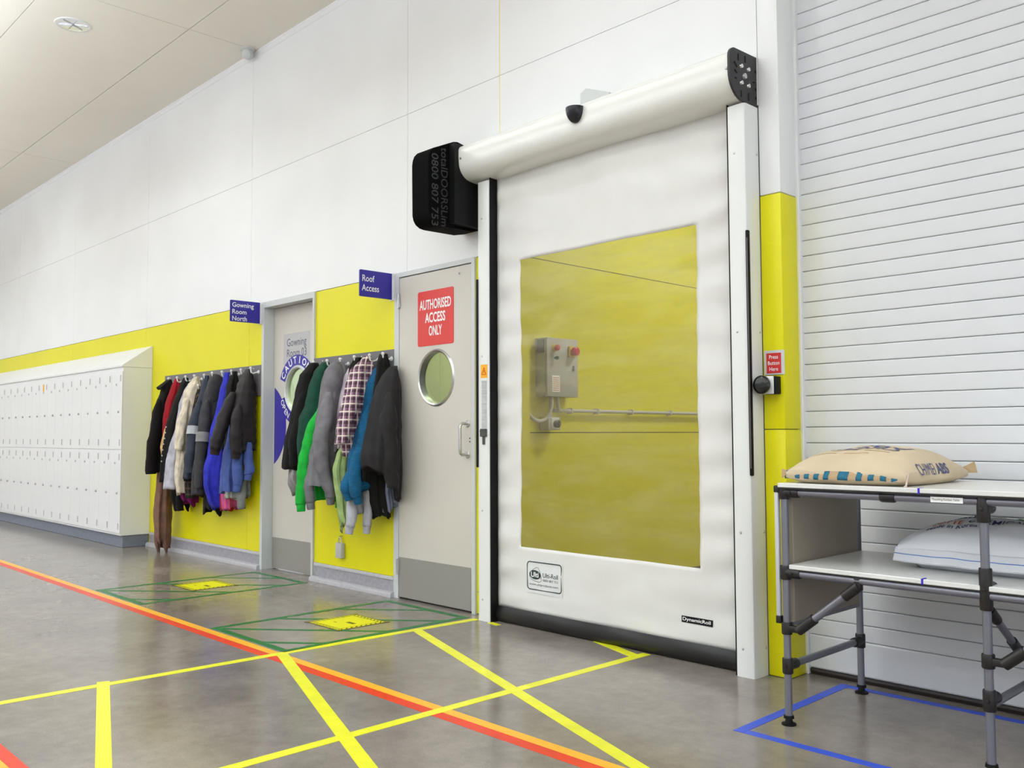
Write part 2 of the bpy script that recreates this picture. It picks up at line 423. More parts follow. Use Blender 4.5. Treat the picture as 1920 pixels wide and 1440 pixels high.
for a, b in ((-19.9, -17.4), (-17.4, -15.27), (-15.27, -13.17), (-13.17, -11.06), (-11.06, -8.96), (-8.96, -6.862), (-6.862, -6.627), (-5.845, -4.857), (-4.058, -3.86)):
    panel(a, b, .13, 2.114, YELLOW)
    panel(a, b, .004, .128, YELLOW)
finish('joint_strip', MB().box(-3.849, -3.845, WY - .0006, WY + .01, 2.74, 4.2), YELLOW, wl, smooth=0)
# pier right of the rapid door, in front of the shutter guide
def pier(z0, z1, m): finish('pier_panel', MB().rbox(-2.142, -2.04, WY, 3.75, z0 + .0015, z1 - .0015, .004, 2), m, wl)
pier(0, 1.069, YELLOW); pier(1.069, 2.114, YELLOW); pier(2.114, 3.165, WHITE); pier(3.165, 4.2, WHITE)
# jambs of the door opening
finish('opening_lining', MB().box(-3.88, -3.86, WY + .1, 3.85, 0, 2.6).box(-2.26, -2.24, WY + .1, 3.85, 0, 2.6).box(-3.88, -2.24, WY + .1, 3.85, 2.52, 2.6), YELLOW, wl)
# shutter bulkhead above
finish('shutter_bulkhead', MB().box(-2.04, 4.9, WY + .02, 3.75, 3.42, 4.26), WHITE, wl)
# ceiling angle trim
tr = finish('trim_1', MB().extrude([(3.6, 4.23), (3.585, 4.23), (3.585, 4.222), (3.592, 4.215), (3.592, 4.185), (3.6, 4.178)], 'x', -19.9, -2.04), WHITE); tag(tr, 'white angle trim along the top of the wall', kind='structure')

# skirtings
def skirting(name, x0, x1, label):
    t = thing(name, label, None, ((x0 + x1) / 2, WY, 0), kind='structure')
    finish('cap_strip', MB().extrude([(3.6, .13), (3.592, .13), (3.588, .124), (3.588, .108), (3.6, .108)], 'x', x0, x1), VINYLCAP, t)
    finish('cove', MB().box(x0, x1, 3.592, 3.6, .03, .108), VINYL, t)
    finish('kerb', MB().extrude([(3.6, .034), (3.575, .034), (3.562, .028), (3.558, .018), (3.558, 0), (3.6, 0)], 'x', x0 - .012, x1 + .012), VINYLCAP, t)
skirting('baseboard_left', -8.78, -6.635, 'speckled grey skirting under the left coat rack')
skirting('baseboard_middle', -5.835, -4.865, 'speckled grey skirting between the two doors')

# ================================================================== ROOMS BEHIND
wp = thing('wall_passage', 'yellow panelled side wall seen through the rapid door window', None, (-4.08, 6, 0), kind='structure')
finish('wall_core', MB().box(-4.13, -4.095, 3.71, 9.9, 0, 4.2), SHAFT, wp)
for z0, z1 in ((.045, 1.063), (1.063, 2.18), (2.18, 3.2), (3.2, 4.2)):
    finish('wall_panel', MB().box(-4.096, -4.08, 3.71, 9.9, z0 + .003, z1 - .003), YELLOW, wp, smooth=0)
finish('skirting', MB().box(-4.09, -4.07, 3.71, 9.9, 0, .045), mat('passage_skirting', (104, 94, 80), .6), wp)
we = finish('wall_passage_end', MB().box(-4.2, 3, 9.7, 9.9, 0, 4.2), YELLOW); tag(we, 'yellow end wall of the passage', kind='structure')
pc = finish('ceiling_passage', MB().box(-4.2, -1.2, 3.86, 9.9, 3.6, 3.7), CEIL); tag(pc, 'ceiling of the passage behind the rapid door', kind='structure')
wr = finish('wall_passage_right', MB().box(-1.5, -1.4, 3.86, 9.9, 0, 3.7), WHITE); tag(wr, 'white right side wall of the passage', kind='structure')
lamp('passage_fill', (-2.6, 5.2, 3.55), 60, .5, 170)  # added light for the passage, no fitting behind it
lamp('passage_fill', (-2.6, 7.6, 3.55), 50, .5, 170)  # second added passage light, further back
gr = thing('wall_gowning', 'cream panelled wall seen through the portholes', None, (-6, 5.4, 0), kind='structure')
for a, b in ((-9, -7.75), (-7.75, -6.6), (-6.6, -5.35), (-5.35, -4.21)):
    finish('wall_panel', MB().box(a + .003, b - .003, 5.4, 5.42, 0, 1.1), WHITE, gr, smooth=0)
    finish('wall_panel', MB().box(a + .003, b - .003, 5.4, 5.42, 1.106, 3.4), CREAMROOM, gr, smooth=0)
gc = finish('ceiling_gowning', MB().box(-9, -4.21, 3.72, 5.5, 3.3, 3.4), CEIL); tag(gc, 'ceiling of the room behind the doors', kind='structure')
lamp('gowning_fill', (-6.2, 4.6, 3.25), 60, .4, 170)  # added, unseen light that brightens the view through the portholes
lamp('porthole_fill', (-4.8, 4.6, 3.25), 60, .4, 170)  # same added light, behind the roof access porthole

# ================================================================== HINGED DOORS
def arc_letters(parent, body, c, r, a0, a1, h, m, y, bold=.02):
    """letters along an arc in a wall plane (angles in degrees, clockwise reading when a0 > a1)"""
    n = len(body)
    for i, ch in enumerate(body):
        if ch == ' ': continue
        a = radians(a0 + (a1 - a0) * (i / (n - 1)))
        rad = Vector((cos(a), 0, sin(a)))
        if a0 > a1: ud = rad; xd = Vector((sin(a), 0, -cos(a)))
        else: ud = -rad; xd = Vector((-sin(a), 0, cos(a)))
        p = Vector((c[0], y, c[1])) + rad * r
        finish('letter', text_mb(ch, p, xd, ud, h=h, bold=bold, align='CENTER', depth=.0012), m, parent, smooth=0)
def annulus(c, r0, r1, a0, a1, y0, y1, n=28):
    pr = [(c[0] + r1 * cos(radians(a0 + (a1 - a0) * k / n)), c[1] + r1 * sin(radians(a0 + (a1 - a0) * k / n))) for k in range(n + 1)]
    pr2 = [(c[0] + r0 * cos(radians(a1 + (a0 - a1) * k / n)), c[1] + r0 * sin(radians(a1 + (a0 - a1) * k / n))) for k in range(n + 1)]
    vs = []; fs = []; N = n + 1
    for y in (y0, y1):
        vs += [(p[0], y, p[1]) for p in pr] + [(p[0], y, p[1]) for p in reversed(pr2)]
    for k in range(n):
        fs += [(k, k + 1, N + k + 1, N + k), (2 * N + k, 3 * N + k, 3 * N + k + 1, 2 * N + k + 1), (k, 2 * N + k, 2 * N + k + 1, k + 1), (N + k, N + k + 1, 3 * N + k + 1, 3 * N + k)]
    fs += [(0, N, 3 * N, 2 * N), (n, 2 * N + n, 3 * N + n, N + n)]
    return MB().add(vs, fs)

# --- door_1 : gowning room door, set back in its frame
d1 = thing('door_1', 'cream gowning room door with purple caution ring round its porthole', None, (-6.235, WY, 0), kind='structure')
FX0, FX1, FZ = -6.627, -5.845, 2.116; JW = .036
fr = MB().box(FX0, FX0 + JW, 3.585, 3.73, 0, FZ).box(FX1 - JW + .012, FX1, 3.585, 3.73, 0, FZ).box(FX0 + JW, FX1 - JW + .012, 3.585, 3.73, FZ - .045, FZ)
finish('door_frame', fr, FRAMEW, d1)
LX0, LX1, LY = FX0 + JW + .003, FX1 - JW + .009, 3.675
C1 = (-6.228, 1.405); RP = .172
leaf = finish('door_leaf', plate_hole(MB(), LX0, LX1, .008, FZ - .048, C1[0], C1[1], RP, LY, LY + .04), CREAM, d1)
finish('kickplate', MB().rbox(LX0 + .004, LX1 - .004, LY - .003, LY, .012, .25, .001, 1), KICK, leaf)
finish('porthole_ring', MB().lathe([(RP - .004, .04), (RP - .004, -.006), (RP + .004, -.012), (RP + .014, -.006), (RP + .018, 0)], (C1[0], LY, C1[1]), (0, 1, 0), 48), FRAMEW, leaf)
finish('porthole_pane', MB().lathe([(.0001, .016), (RP, .016), (RP, .022), (.0001, .022)], (C1[0], LY, C1[1]), (0, 1, 0), 48), GLASS, leaf)
stk = finish('room_name_sticker', MB().extrude(rrect(-6.44, -6.05, 1.60, 1.85, .01), 'y', LY - .0012, LY - .0002), GREYSTK, leaf, smooth=0); stk['label'] = 'grey Gowning Room 03 sticker'
lettering(stk, 'Gowning\nRoom 03', (-6.385, LY - .0013, 1.665), (1, 0, 0), (0, 0, 1), h=.145, w=.29, m=GREYINK)
ca = finish('caution_ring', annulus(C1, .192, .272, 38, 160, LY - .0024, LY - .0014), PURPLE, leaf, smooth=0); ca['label'] = 'purple CAUTION arc above the porthole'
arc_letters(ca, 'CAUTION', C1, .205, 150, 46, .056, WHITEINK, LY - .0025)
ow = finish('caution_ring', annulus(C1, .192, .272, 196, 344, LY - .0024, LY - .0014), PURPLE, leaf, smooth=0); ow['label'] = 'purple OPEN arc below the porthole'
arc_letters(ow, 'OPEN W', C1, .256, 204, 255, .046, WHITEINK, LY - .0025, bold=.01)
n = 40; pts = []
for k in range(n + 1):
    a = radians(-62 + 124 * k / n); pts.append((-6.735 + .345 * cos(a), 1.13 + .345 * sin(a)))
dsk = finish('purple_disc_sticker', MB().extrude([p for p in [(max(LX0 + .001, q[0]), q[1]) for q in pts]], 'y', LY - .0012, LY - .0002), PURPLE, leaf, smooth=0)

# --- door_2 : roof access door, flush with its frame
d2 = thing('door_2', 'cream roof access door with red authorised access sign and pull handle', None, (-4.457, WY, 0), kind='structure')
EX0, EX1 = -4.857, -4.058
finish('door_frame', MB().box(EX0, EX0 + .05, 3.585, 3.7, 0, FZ).box(EX1 - .03, EX1, 3.585, 3.7, 0, FZ).box(EX0 + .05, EX1 - .03, 3.585, 3.7, FZ - .03, FZ), FRAMEW, d2)
finish('frame_stop', MB().box(EX0 + .05, EX0 + .07, 3.64, 3.7, 0, FZ - .03).box(EX1 - .05, EX1 - .03, 3.64, 3.7, 0, FZ - .03).box(EX0 + .05, EX1 - .03, 3.64, 3.7, FZ - .05, FZ - .03), SHAFT, d2)
KX0, KX1, KY = EX0 + .054, EX1 - .034, 3.588
C2 = (-4.425, 1.408); RQ = .165
leaf2 = finish('door_leaf', plate_hole(MB(), KX0, KX1, .012, FZ - .037, C2[0], C2[1], RQ, KY, KY + .045), CREAM, d2)
finish('kickplate', MB().rbox(KX0 + .003, KX1 - .003, KY - .003, KY, .014, .266, .001, 1), KICK, leaf2)
finish('porthole_ring', MB().lathe([(RQ - .003, .045), (RQ - .003, -.004), (RQ + .006, -.01), (RQ + .013, -.004), (RQ + .016, 0)], (C2[0], KY, C2[1]), (0, 1, 0), 48), STEEL, leaf2)
finish('porthole_pane', MB().lathe([(.0001, .032), (RQ, .032), (RQ, .038), (.0001, .038)], (C2[0], KY, C2[1]), (0, 1, 0), 48), GLASS, leaf2)
au = finish('warning_sign', MB().extrude(rrect(-4.607, -4.252, 1.612, 1.962, .014), 'y', KY - .002, KY), REDSIGN, leaf2, smooth=0); au['label'] = 'red AUTHORISED ACCESS ONLY sign'
for s_, z, w in (('AUTHORISED', 1.842, .312), ('ACCESS', 1.758, .2), ('ONLY', 1.674, .13)):
    lettering(au, s_, (-4.43, KY - .0021, z), (1, 0, 0), (0, 0, 1), h=.064, w=w, bold=.022, align='CENTER')
hd = finish('pull_handle', MB().tube([(-4.125, KY, 1.118), (-4.125, KY - .045, 1.118), (-4.125, KY - .058, 1.105), (-4.125, KY - .06, 1.085), (-4.125, KY - .06, .97), (-4.125, KY - .058, .945), (-4.125, KY - .045, .933), (-4.125, KY, .933)], .0095, 14), STEEL, leaf2)
for z in (1.118, .933):
    finish('handle_rose', MB().lathe([(.0001, -.008), (.018, -.008), (.021, -.005), (.021, 0)], (-4.125, KY, z), (0, 1, 0), 24), STEEL, hd)
for z in (1.03, 1.01):
    finish('lock_screw', MB().lathe([(.0001, -.002), (.004, -.002), (.005, 0)], (-4.105, KY, z), (0, 1, 0), 10), SHAFT, leaf2)
finish('peg', MB().lathe([(.0001, -.012), (.006, -.012), (.006, 0)], (-4.20, KY, 2.035), (0, 1, 0), 12), STEEL, leaf2)
for z in (1.93, .205, 1.07):
    h_ = finish('hinge', MB().cyl((KX0 - .003, 3.578, z - .05), (KX0 - .003, 3.578, z + .05), .007, 12).box(KX0 - .018, KX0 + .012, 3.578, 3.585, z - .045, z + .045), STEEL, d2)
finish('threshold', MB().box(EX0 + .05, EX1 - .03, 3.6, 3.7, 0, .008), SHAFT, d2)

# projecting room signs
def flag_sign(label, x, lines, z0, zt, h, w, base_line):
    t = thing('projecting_sign', label, 'sign', (x, 3.6, z0))
    finish('sign_plate', MB().extrude(rrect(3.332, 3.595, z0, zt, .008), 'x', x - .004, x + .004), PURPLE, t)
    finish('bracket', MB().rbox(x - .007, x + .007, 3.588, 3.6, z0 - .004, zt + .004, .002, 1).box(x - .035, x + .035, 3.5965, 3.6, z0 - .004, zt + .004), POWDER, t)
    finish('screw', MB().lathe([(.0001, -.003), (.004, -.003), (.005, 0)], (x + .022, 3.5965, zt - .02), (0, 1, 0), 10), STEEL, t)
    finish('screw', MB().lathe([(.0001, -.003), (.004, -.003), (.005, 0)], (x + .022, 3.5965, z0 + .02), (0, 1, 0), 10), STEEL, t)
    lettering(t, lines, (x + .0042, 3.348, base_line), (0, 1, 0), (0, 0, 1), h=h, w=w, bold=.012, line=1.05)
flag_sign('purple Roof Access sign sticking out beside the cream door', -4.892, 'Roof\nAccess', 1.948, 2.122, .105, .135, 1.985)
flag_sign('purple Gowning Room North sign sticking out above the left coat rack', -6.67, 'Gowning\nRoom\nNorth', 1.95, 2.12, .145, .185, 1.958)

# ================================================================== RAPID ROLL DOOR
d3 = thing('door_3', 'white rapid roll-up door with tinted window and black bottom edge', None, (-3.03, 3.55, 0), kind='structure')
TY = 3.49
# guides
def guide(name, x0, x1):
    gd = finish(name, MB().extrude([(x0, 3.6), (x0, TY + .012), (x0 + .004, TY + .004), (x0 + .012, TY), (x1 - .012, TY), (x1 - .004, TY + .004), (x1, TY + .012), (x1, 3.6)], 'z', 0, 2.517), POWDER, d3)
    for z in (.12, .62, 1.5, 2.3):
        finish('screw', MB().lathe([(.0001, -.003), (.005, -.002), (.006, 0)], ((x0 + x1) / 2 - .01, TY, z), (0, 1, 0), 12), STEEL, gd)
    return gd
gL = guide('side_guide', -3.926, -3.826); gR = guide('side_guide', -2.238, -2.145)
for z in (.12, .62, 1.5, 2.3): finish('screw', MB().lathe([(.0001, -.003), (.005, -.002), (.006, 0)], (-2.145, 3.585, z), (-1, 0, 0), 12), STEEL, gR)
finish('brush_seal', MB().box(-3.826, -3.8225, TY + .006, 3.56, 0, 2.55), BLACKP, gL)
finish('brush_seal', MB().box(-2.2415, -2.238, TY + .006, 3.56, 0, 2.55), BLACKP, gR)
ls = finish('light_curtain', MB().rbox(-3.934, -3.918, TY - .006, TY + .012, .865, 1.95, .003, 1), BLACKP, gL)
finish('light_curtain', MB().rbox(-2.1515, -2.1375, TY - .004, TY + .016, .868, 1.945, .005, 2), BLACKP, gR)
finish('light_curtain_lens', MB().rbox(-2.1445, -2.139, TY - .0065, TY - .004, .9, 1.91, .001, 1), mat('light_curtain_grey', (96, 86, 92), .35), gR)
finish('warning_label', MB().box(-3.896, -3.84, TY - .0012, TY, 1.375, 1.452), ORANGEL, gL, smooth=0)
wt = MB()
for a, b in (((-3.886, 1.395), (-3.868, 1.435)), ((-3.868, 1.435), (-3.85, 1.395)), ((-3.85, 1.395), (-3.886, 1.395)), ((-3.868, 1.404), (-3.868, 1.42))):
    wt.tube([(a[0], TY - .0015, a[1]), (b[0], TY - .0015, b[1])], .0018, 6)
finish('warning_triangle', wt, REDINK, gL)
finish('instruction_label', MB().box(-3.89, -3.845, TY - .001, TY, 1.085, 1.36), GLABEL, gL, smooth=0)
finish('safety_switch', MB().rbox(-3.895, -3.842, TY - .012, TY, 1.04, 1.085, .003, 1).rbox(-3.879, -3.86, TY - .008, TY, .995, 1.042, .002, 1).box(-3.893, -3.844, TY - .0135, TY - .012, 1.068, 1.074), mat('switch_dark', (70, 70, 70), .4), gL)

# curtain with ripples, leaf fabric around a clear window
CX0, CX1, CZ0, CZ1 = -3.8215, -2.2425, .085, 2.57
WX0, WX1, WZ0, WZ1 = -3.628, -2.452, .434, 2.03
def cy(x, z):
    e = min(x - CX0, CX1 - x)
    d = .009 * sin(z * 36 + 3 * noise.noise((x * 2, z * 1.5, 0))) * math.exp(-e / .13)
    d += .012 * noise.noise((x * 2.3, 4, z * 2.3)) + .004 * noise.noise((x * 6, 9, z * 9))
    if z > 2.1: d += .014 * (z - 2.1) / .45 * noise.noise((x * 6 + z * 5, 1, z * 3))
    d -= .02 * sin(pi * (x - CX0) / (CX1 - CX0)) * sin(pi * (z - CZ0) / (CZ1 - CZ0)) * .4
    if z < .3: d += .004 * noise.noise((x * 5, 2, z * 14))
    return 3.552 + d * min(1, .12 + e / .03)
def sub(a, b, st):
    n = max(1, round((b - a) / st)); return [a + (b - a) * k / n for k in range(n + 1)]
gx = sub(CX0, WX0, .02)[:-1] + sub(WX0, WX1, .03)[:-1] + sub(WX1, CX1, .02)
gz = sub(CZ0, WZ0, .02)[:-1] + sub(WZ0, WZ1, .022)[:-1] + sub(WZ1, CZ1, .02)
def sheet(keep, th, yo=0):
    idx = {}; vs = []; fs = []
    def vid(i, j):
        if (i, j) not in idx:
            idx[(i, j)] = len(vs); vs.append((gx[i], cy(gx[i], gz[j]) + yo, gz[j]))
        return idx[(i, j)]
    for i in range(len(gx) - 1):
        for j in range(len(gz) - 1):
            ins = gx[i] >= WX0 - 1e-6 and gx[i + 1] <= WX1 + 1e-6 and gz[j] >= WZ0 - 1e-6 and gz[j + 1] <= WZ1 + 1e-6
            if ins == keep: fs.append((vid(i, j), vid(i + 1, j), vid(i + 1, j + 1), vid(i, j + 1)))
    return MB().add(vs, fs)
FABW = mat('white_curtain_pvc', (226, 225, 221), .5, var=.012, scale=5, bump=.06, bscale=500)
cur = finish('curtain', sheet(False, .002), FABW, d3, smooth=180)
so = cur.modifiers.new('thickness', 'SOLIDIFY'); so.thickness = .002; so.offset = 1
vw = finish('vision_window', sheet(True, .002), VISION, cur, smooth=180); vw['label'] = 'clear plastic window welded into the curtain'
# bottom edge
nb = 60; bz = []
vs = []; fs = []
prof = [(3.572, .084), (3.545, .09), (3.538, .07), (3.532, .045), (3.534, .02), (3.546, .003), (3.572, .003)]
for k in range(nb + 1):
    x = CX0 + (CX1 - CX0) * k / nb
    for (y, z) in prof:
        w = .006 * noise.noise((x * 4, z * 20, 3)) if y < 3.545 else 0
        vs.append((x, y + w, z))
P = len(prof)
for k in range(nb):
    for q in range(P): fs.append((k * P + q, k * P + (q + 1) % P, (k + 1) * P + (q + 1) % P, (k + 1) * P + q))
fs += [tuple(range(P)), tuple(nb * P + q for q in range(P))]
finish('bottom_edge', MB().add(vs, fs), RUBBER, d3, smooth=60)
# stickers on the curtain
def on_cur(p): return Vector((p.x, cy(p.x, p.z) - .0012, p.z))
def cur_plate(name, x0, x1, z0, z1, m, parent, off=.0006, r=0.0):
    nx, nz_ = 14, 8; vs = []; fs = []
    for i in range(nx + 1):
        for j in range(nz_ + 1):
            x = x0 + (x1 - x0) * i / nx; z = z0 + (z1 - z0) * j / nz_
            if r and (i in (0, nx)) and (j in (0, nz_)): x += r * (1 if i == 0 else -1) * .4; z += r * (1 if j == 0 else -1) * .4
            vs.append((x, cy(x, z) - off, z))
    for i in range(nx):
        for j in range(nz_): a = i * (nz_ + 1) + j; fs.append((a, a + nz_ + 1, a + nz_ + 2, a + 1))
    o = finish(name, MB().add(vs, fs), m, parent, smooth=0)
    s2 = o.modifiers.new('thickness', 'SOLIDIFY'); s2.thickness = .0004; s2.offset = 0
    return o
lx0, lx1, lz0, lz1 = -3.578, -3.328, .212, .36
mk = cur_plate('maker_sticker', lx0 - .008, lx1 + .008, lz0 - .02, lz1 + .008, mat('sticker_white', (226, 226, 226), .4), cur, off=.0022); mk['label'] = 'white Ulti-Roll sticker with dark green border'
rr = rrect(lx0, lx1, lz0, lz1, .018, 6)
finish('border', MB().tube([(p[0], cy(p[0], p[1]) - .0026, p[1]) for p in rr + rr[:1]], .003, 6, flat=1), GREENINK, mk)
def on_st(p): return Vector((p.x, cy(p.x, p.z) - .0026, p.z))
lettering(mk, 'Ulti-Roll', (-3.462, 0, .283), (1, 0, 0), (0, 0, 1), h=.024, w=.112, m=GREENINK, conform=on_st, bold=.005)
lettering(mk, '0800 807 753', (-3.462, 0, .262), (1, 0, 0), (0, 0, 1), h=.012, w=.112, m=GREENINK, conform=on_st)
lettering(mk, 'www.ultiproducts.com', (-3.562, 0, .232), (1, 0, 0), (0, 0, 1), h=.015, w=.212, m=GREENINK, conform=on_st)
ec = (-3.52, .292); el = [(ec[0] + .042 * cos(a) + .004 * sin(a), cy(ec[0], ec[1]) - .003, ec[1] + .024 * sin(a) - .004 * cos(a)) for a in [2 * pi * k / 30 for k in range(30)]]
vs = [(p[0], p[1], p[2]) for p in el] + [(p[0], p[1] + .001, p[2]) for p in el]
finish('logo_oval', MB().add(vs, [tuple(range(30)), tuple(range(59, 29, -1))] + [(k, (k + 1) % 30, 30 + (k + 1) % 30, 30 + k) for k in range(30)]), GREENINK, mk, smooth=0)
tri = [(-3.562, .282), (-3.555, .305), (-3.53, .322), (-3.508, .334), (-3.496, .33), (-3.486, .312), (-3.476, .285), (-3.474, .262), (-3.49, .254), (-3.52, .258), (-3.548, .266), (-3.562, .282)]
finish('logo_outline', MB().tube([(p[0], cy(*p) - .0026, p[1]) for p in tri], .0011, 5), GREENINK, mk)
lettering(mk, 'Ulti', (-3.549, cy(*ec) - .0034, .279), (1, 0, 0), (0, 0, 1), h=.028, w=.058, bold=.02, depth=.0006)
dy = cur_plate('brand_sticker', -2.565, -2.392, .176, .206, BLACKP, cur, off=.002); dy['label'] = 'black DynamicRoll sticker'
lettering(dy, 'DynamicRoll', (-2.558, 0, .1805), (1, 0, 0), (0, 0, 1), h=.02, w=.155, conform=lambda p: Vector((p.x, cy(p.x, p.z) - .0026, p.z)), bold=.015)

# header cover
HP = [(3.598, 2.732)]
for k in range(7): a = radians(90 + 90 * k / 6); HP.append((3.425 + .035 * cos(a), 2.697 + .035 * sin(a)))
HP += [(3.39, 2.66)]
for k in range(9): a = radians(180 + 78 * k / 8); HP.append((3.492 + .1 * cos(a), 2.632 + .1 * sin(a)))
HP += [(3.52, 2.528), (3.598, 2.528)]
hc = finish('header_cover', MB().extrude(HP, 'x', -3.975, -2.158), HEADER, d3, smooth=40)
BP = [(3.6, 2.75)]
for k in range(7): a = radians(90 + 90 * k / 6); BP.append((3.425 + .045 * cos(a), 2.7 + .045 * sin(a)))
for k in range(9): a = radians(180 + 78 * k / 8); BP.append((3.492 + .112 * cos(a), 2.632 + .112 * sin(a)))
BP += [(3.55, 2.518), (3.6, 2.515)]
br = finish('end_bracket', MB().extrude(BP, 'x', -2.158, -2.147), BRACKET, d3); br['label'] = 'black slotted end plate of the header'
for (y, z) in ((3.472, 2.675), (3.53, 2.675), (3.472, 2.6), (3.53, 2.6)):
    finish('bolt', MB().lathe([(.0001, .008), (.009, .007), (.011, 0)], (-2.147, y, z), (1, 0, 0), 14), CHROME, br)
finish('axle_pin', MB().lathe([(.0001, .01), (.012, .008), (.014, 0)], (-2.147, 3.497, 2.636), (1, 0, 0), 16), STEEL, br)
for (y, z, l, an) in ((3.45, 2.71, .03, 90), (3.505, 2.715, .03, 90), (3.47, 2.55, .03, 90), (3.53, 2.55, .035, 90), (3.428, 2.672, .03, -40), (3.428, 2.64, .02, -30), (3.428, 2.61, .012, 0), (3.575, 2.63, .012, 20), (3.59, 2.68, .012, 90), (3.59, 2.60, .012, 90), (3.59, 2.56, .012, 90)):
    a = radians(an); dy_, dz_ = cos(a) * l / 2, sin(a) * l / 2
    finish('slot', MB().tube([(-2.1468, y - dy_, z - dz_), (-2.1468, y + dy_, z + dz_)], .0036, 8), HOLE, br)
for (x, z, y) in ((-2.17, 2.65, 3.3905), (-2.17, 2.545, 3.45), (-3.955, 2.65, 3.3905)):
    finish('cover_screw', MB().lathe([(.0001, -.005), (.006, -.004), (.007, 0)], (x, y, z), (0, 1, .2), 12), STEEL, hc)
# motor cover
MP = [(3.205, 2.32), (3.202, 2.615), (3.207, 2.645), (3.218, 2.672), (3.24, 2.695), (3.389, 2.762), (3.42, 2.768), (3.463, 2.76), (3.598, 2.745), (3.598, 2.27), (3.52, 2.253), (3.289, 2.249), (3.255, 2.254), (3.228, 2.27), (3.212, 2.292)]
mc = finish('motor_cover', MB().extrude(MP, 'x', -4.17, -4.02), mat('motor_black', (8, 8, 9), .85, spec=.08), d3, smooth=25); mc['label'] = 'black motor cover with faint lettering'
finish('motor_plate', MB().extrude([(3.36, 2.27), (3.36, 2.74), (3.598, 2.74), (3.598, 2.27)], 'x', -4.02, -3.975), BLACKP, d3)
lettering(mc, '0800 807 753', (-4.0199, 3.226, 2.665), (0, 0, -1), (0, 1, 0), h=.05, w=.42, m=DARKTXT, bold=.01)
lettering(mc, 'totalDOORSLim', (-4.0199, 3.296, 2.71), (0, 0, -1), (0, 1, 0), h=.05, w=.46, m=DARKTXT, bold=.005)
# radar sensor
sn = MB(); vs = []; fs = []; NU, NV = 20, 8
for j in range(NV + 1):
    t = (pi / 2) * j / NV
    for i in range(NU):
        a = 2 * pi * i / NU
        vs.append((-3.055 + .05 * cos(t) * cos(a), 3.382 + .05 * cos(t) * sin(a) * .95, 2.705 - .078 * sin(t)))
for j in range(NV):
    for i in range(NU): fs.append((j * NU + i, j * NU + (i + 1) % NU, (j + 1) * NU + (i + 1) % NU, (j + 1) * NU + i))
fs.append(tuple(range(NU)))
ra = finish('motion_sensor', sn.add(vs, fs), mat('sensor_black', (26, 26, 34), .22), d3); ra['label'] = 'black dome motion sensor on the header'
finish('sensor_bracket', MB().extrude([(-3.15, 2.735), (-3.15, 2.845), (-3.11, 2.862), (-2.955, 2.80), (-2.955, 2.735)], 'y', 3.53, 3.598), SENSORW, d3)

# ================================================================== ROLLER SHUTTER
d4 = thing('door_4', 'wide closed white slatted roller shutter', None, (1, 3.76, 0), kind='structure')
PITCH_S = .0697
sp = [(3.776, 0), (3.759, .0012), (3.757, .005), (3.756, PITCH_S * .5), (3.757, PITCH_S - .005), (3.759, PITCH_S - .0016), (3.776, PITCH_S - .0008)]
sl = finish('slat', MB().extrude([(y, z + .1725) for y, z in sp], 'x', -2.04, 4.9), SHUT, d4, smooth=20)
for k in range(1, 48):
    c = sl.copy(); COL.objects.link(c); c.location = Vector((0, 0, PITCH_S * k))
finish('bottom_slat', MB().extrude([(3.776, .026), (3.757, .028), (3.753, .034), (3.753, .165), (3.757, .1715), (3.776, .1715)], 'x', -2.04, 4.9), SHUT, d4, smooth=20)
finish('bottom_seal', MB().extrude([(3.79, .026), (3.75, .026), (3.748, .016), (3.755, .002), (3.79, .0)], 'x', -2.04, 4.9), mat('shutter_seal', (46, 38, 36), .5), d4)
finish('side_guide', MB().rbox(-2.05, -2.028, 3.735, 3.79, 0, 3.6, .003, 1), POWDER, d4)
finish('shutter_backing', MB().box(-2.04, 4.9, 3.777, 3.785, .05, 3.52), SHAFT, d4)

# ================================================================== FLOOR TAPE
def tape(label, quads, m, z=.0009, group=None, name='floor_tape'):
    mb = MB()
    for q in quads: mb.quadtape(q, .00005, z)
    o = finish(name, mb, m, smooth=0); return tag(o, label, 'floor tape', group)
def seg(a, b, w):
    a = Vector(a); b = Vector(b); d = (b - a).normalized(); n_ = Vector((-d.y, d.x)) * w / 2
    return [tuple(a - n_), tuple(b - n_), tuple(b + n_), tuple(a + n_)]
tape('orange tape line running along the floor parallel to the wall', [[(-20, 2.243), (3, 2.243), (3, 2.29), (-20, 2.29)]], TAPEO, .0006)
tape('red tape line running beside the orange line', [[(-20, 2.19), (3, 2.19), (3, 2.2425), (-20, 2.2425)]], TAPER, .0006)
tape('red tape line in the near left corner of the floor', [[(-20, .893), (1, .893), (1, .9385), (-20, .9385)]], TAPER, .0006)
tape('orange tape line in the near left corner of the floor', [[(-20, .845), (1, .845), (1, .8925), (-20, .8925)]], TAPEO, .0006)
tape('yellow tape line from the left guide of the rapid door', [[(-4.105, .3), (-4.055, .3), (-3.925, 3.5), (-3.975, 3.5)]], TAPEY, .0011)
tape('yellow tape line from the middle of the rapid door', [seg((-2.748, .3), (-2.755, 3.53), .05)], TAPEY, .0011)
tape('wide yellow diagonal tape starting where the green box meets the red line', [seg((-4.005, 2.29), (-1.6, 1.395), .055)], TAPEY, .0013)
tape('wide yellow diagonal tape starting near the roof access door', [seg((-3.98, 3.085), (-1.2, 2.09), .055)], TAPEY, .0013)
tape('short yellow diagonal tape at the foot of the rapid door', [seg((-3.10, 3.57), (-2.76, 3.452), .055)], TAPEY, .0013)
tape('yellow tape stub at the left foot of the rapid door curtain', [seg((-3.825, 3.49), (-3.735, 3.475), .035)], TAPEY, .0013)
tape('wide yellow tape running straight toward the camera at lower left', [seg((-4.085, 1.483), (-2.6, .953), .05)], TAPEY, .0013)
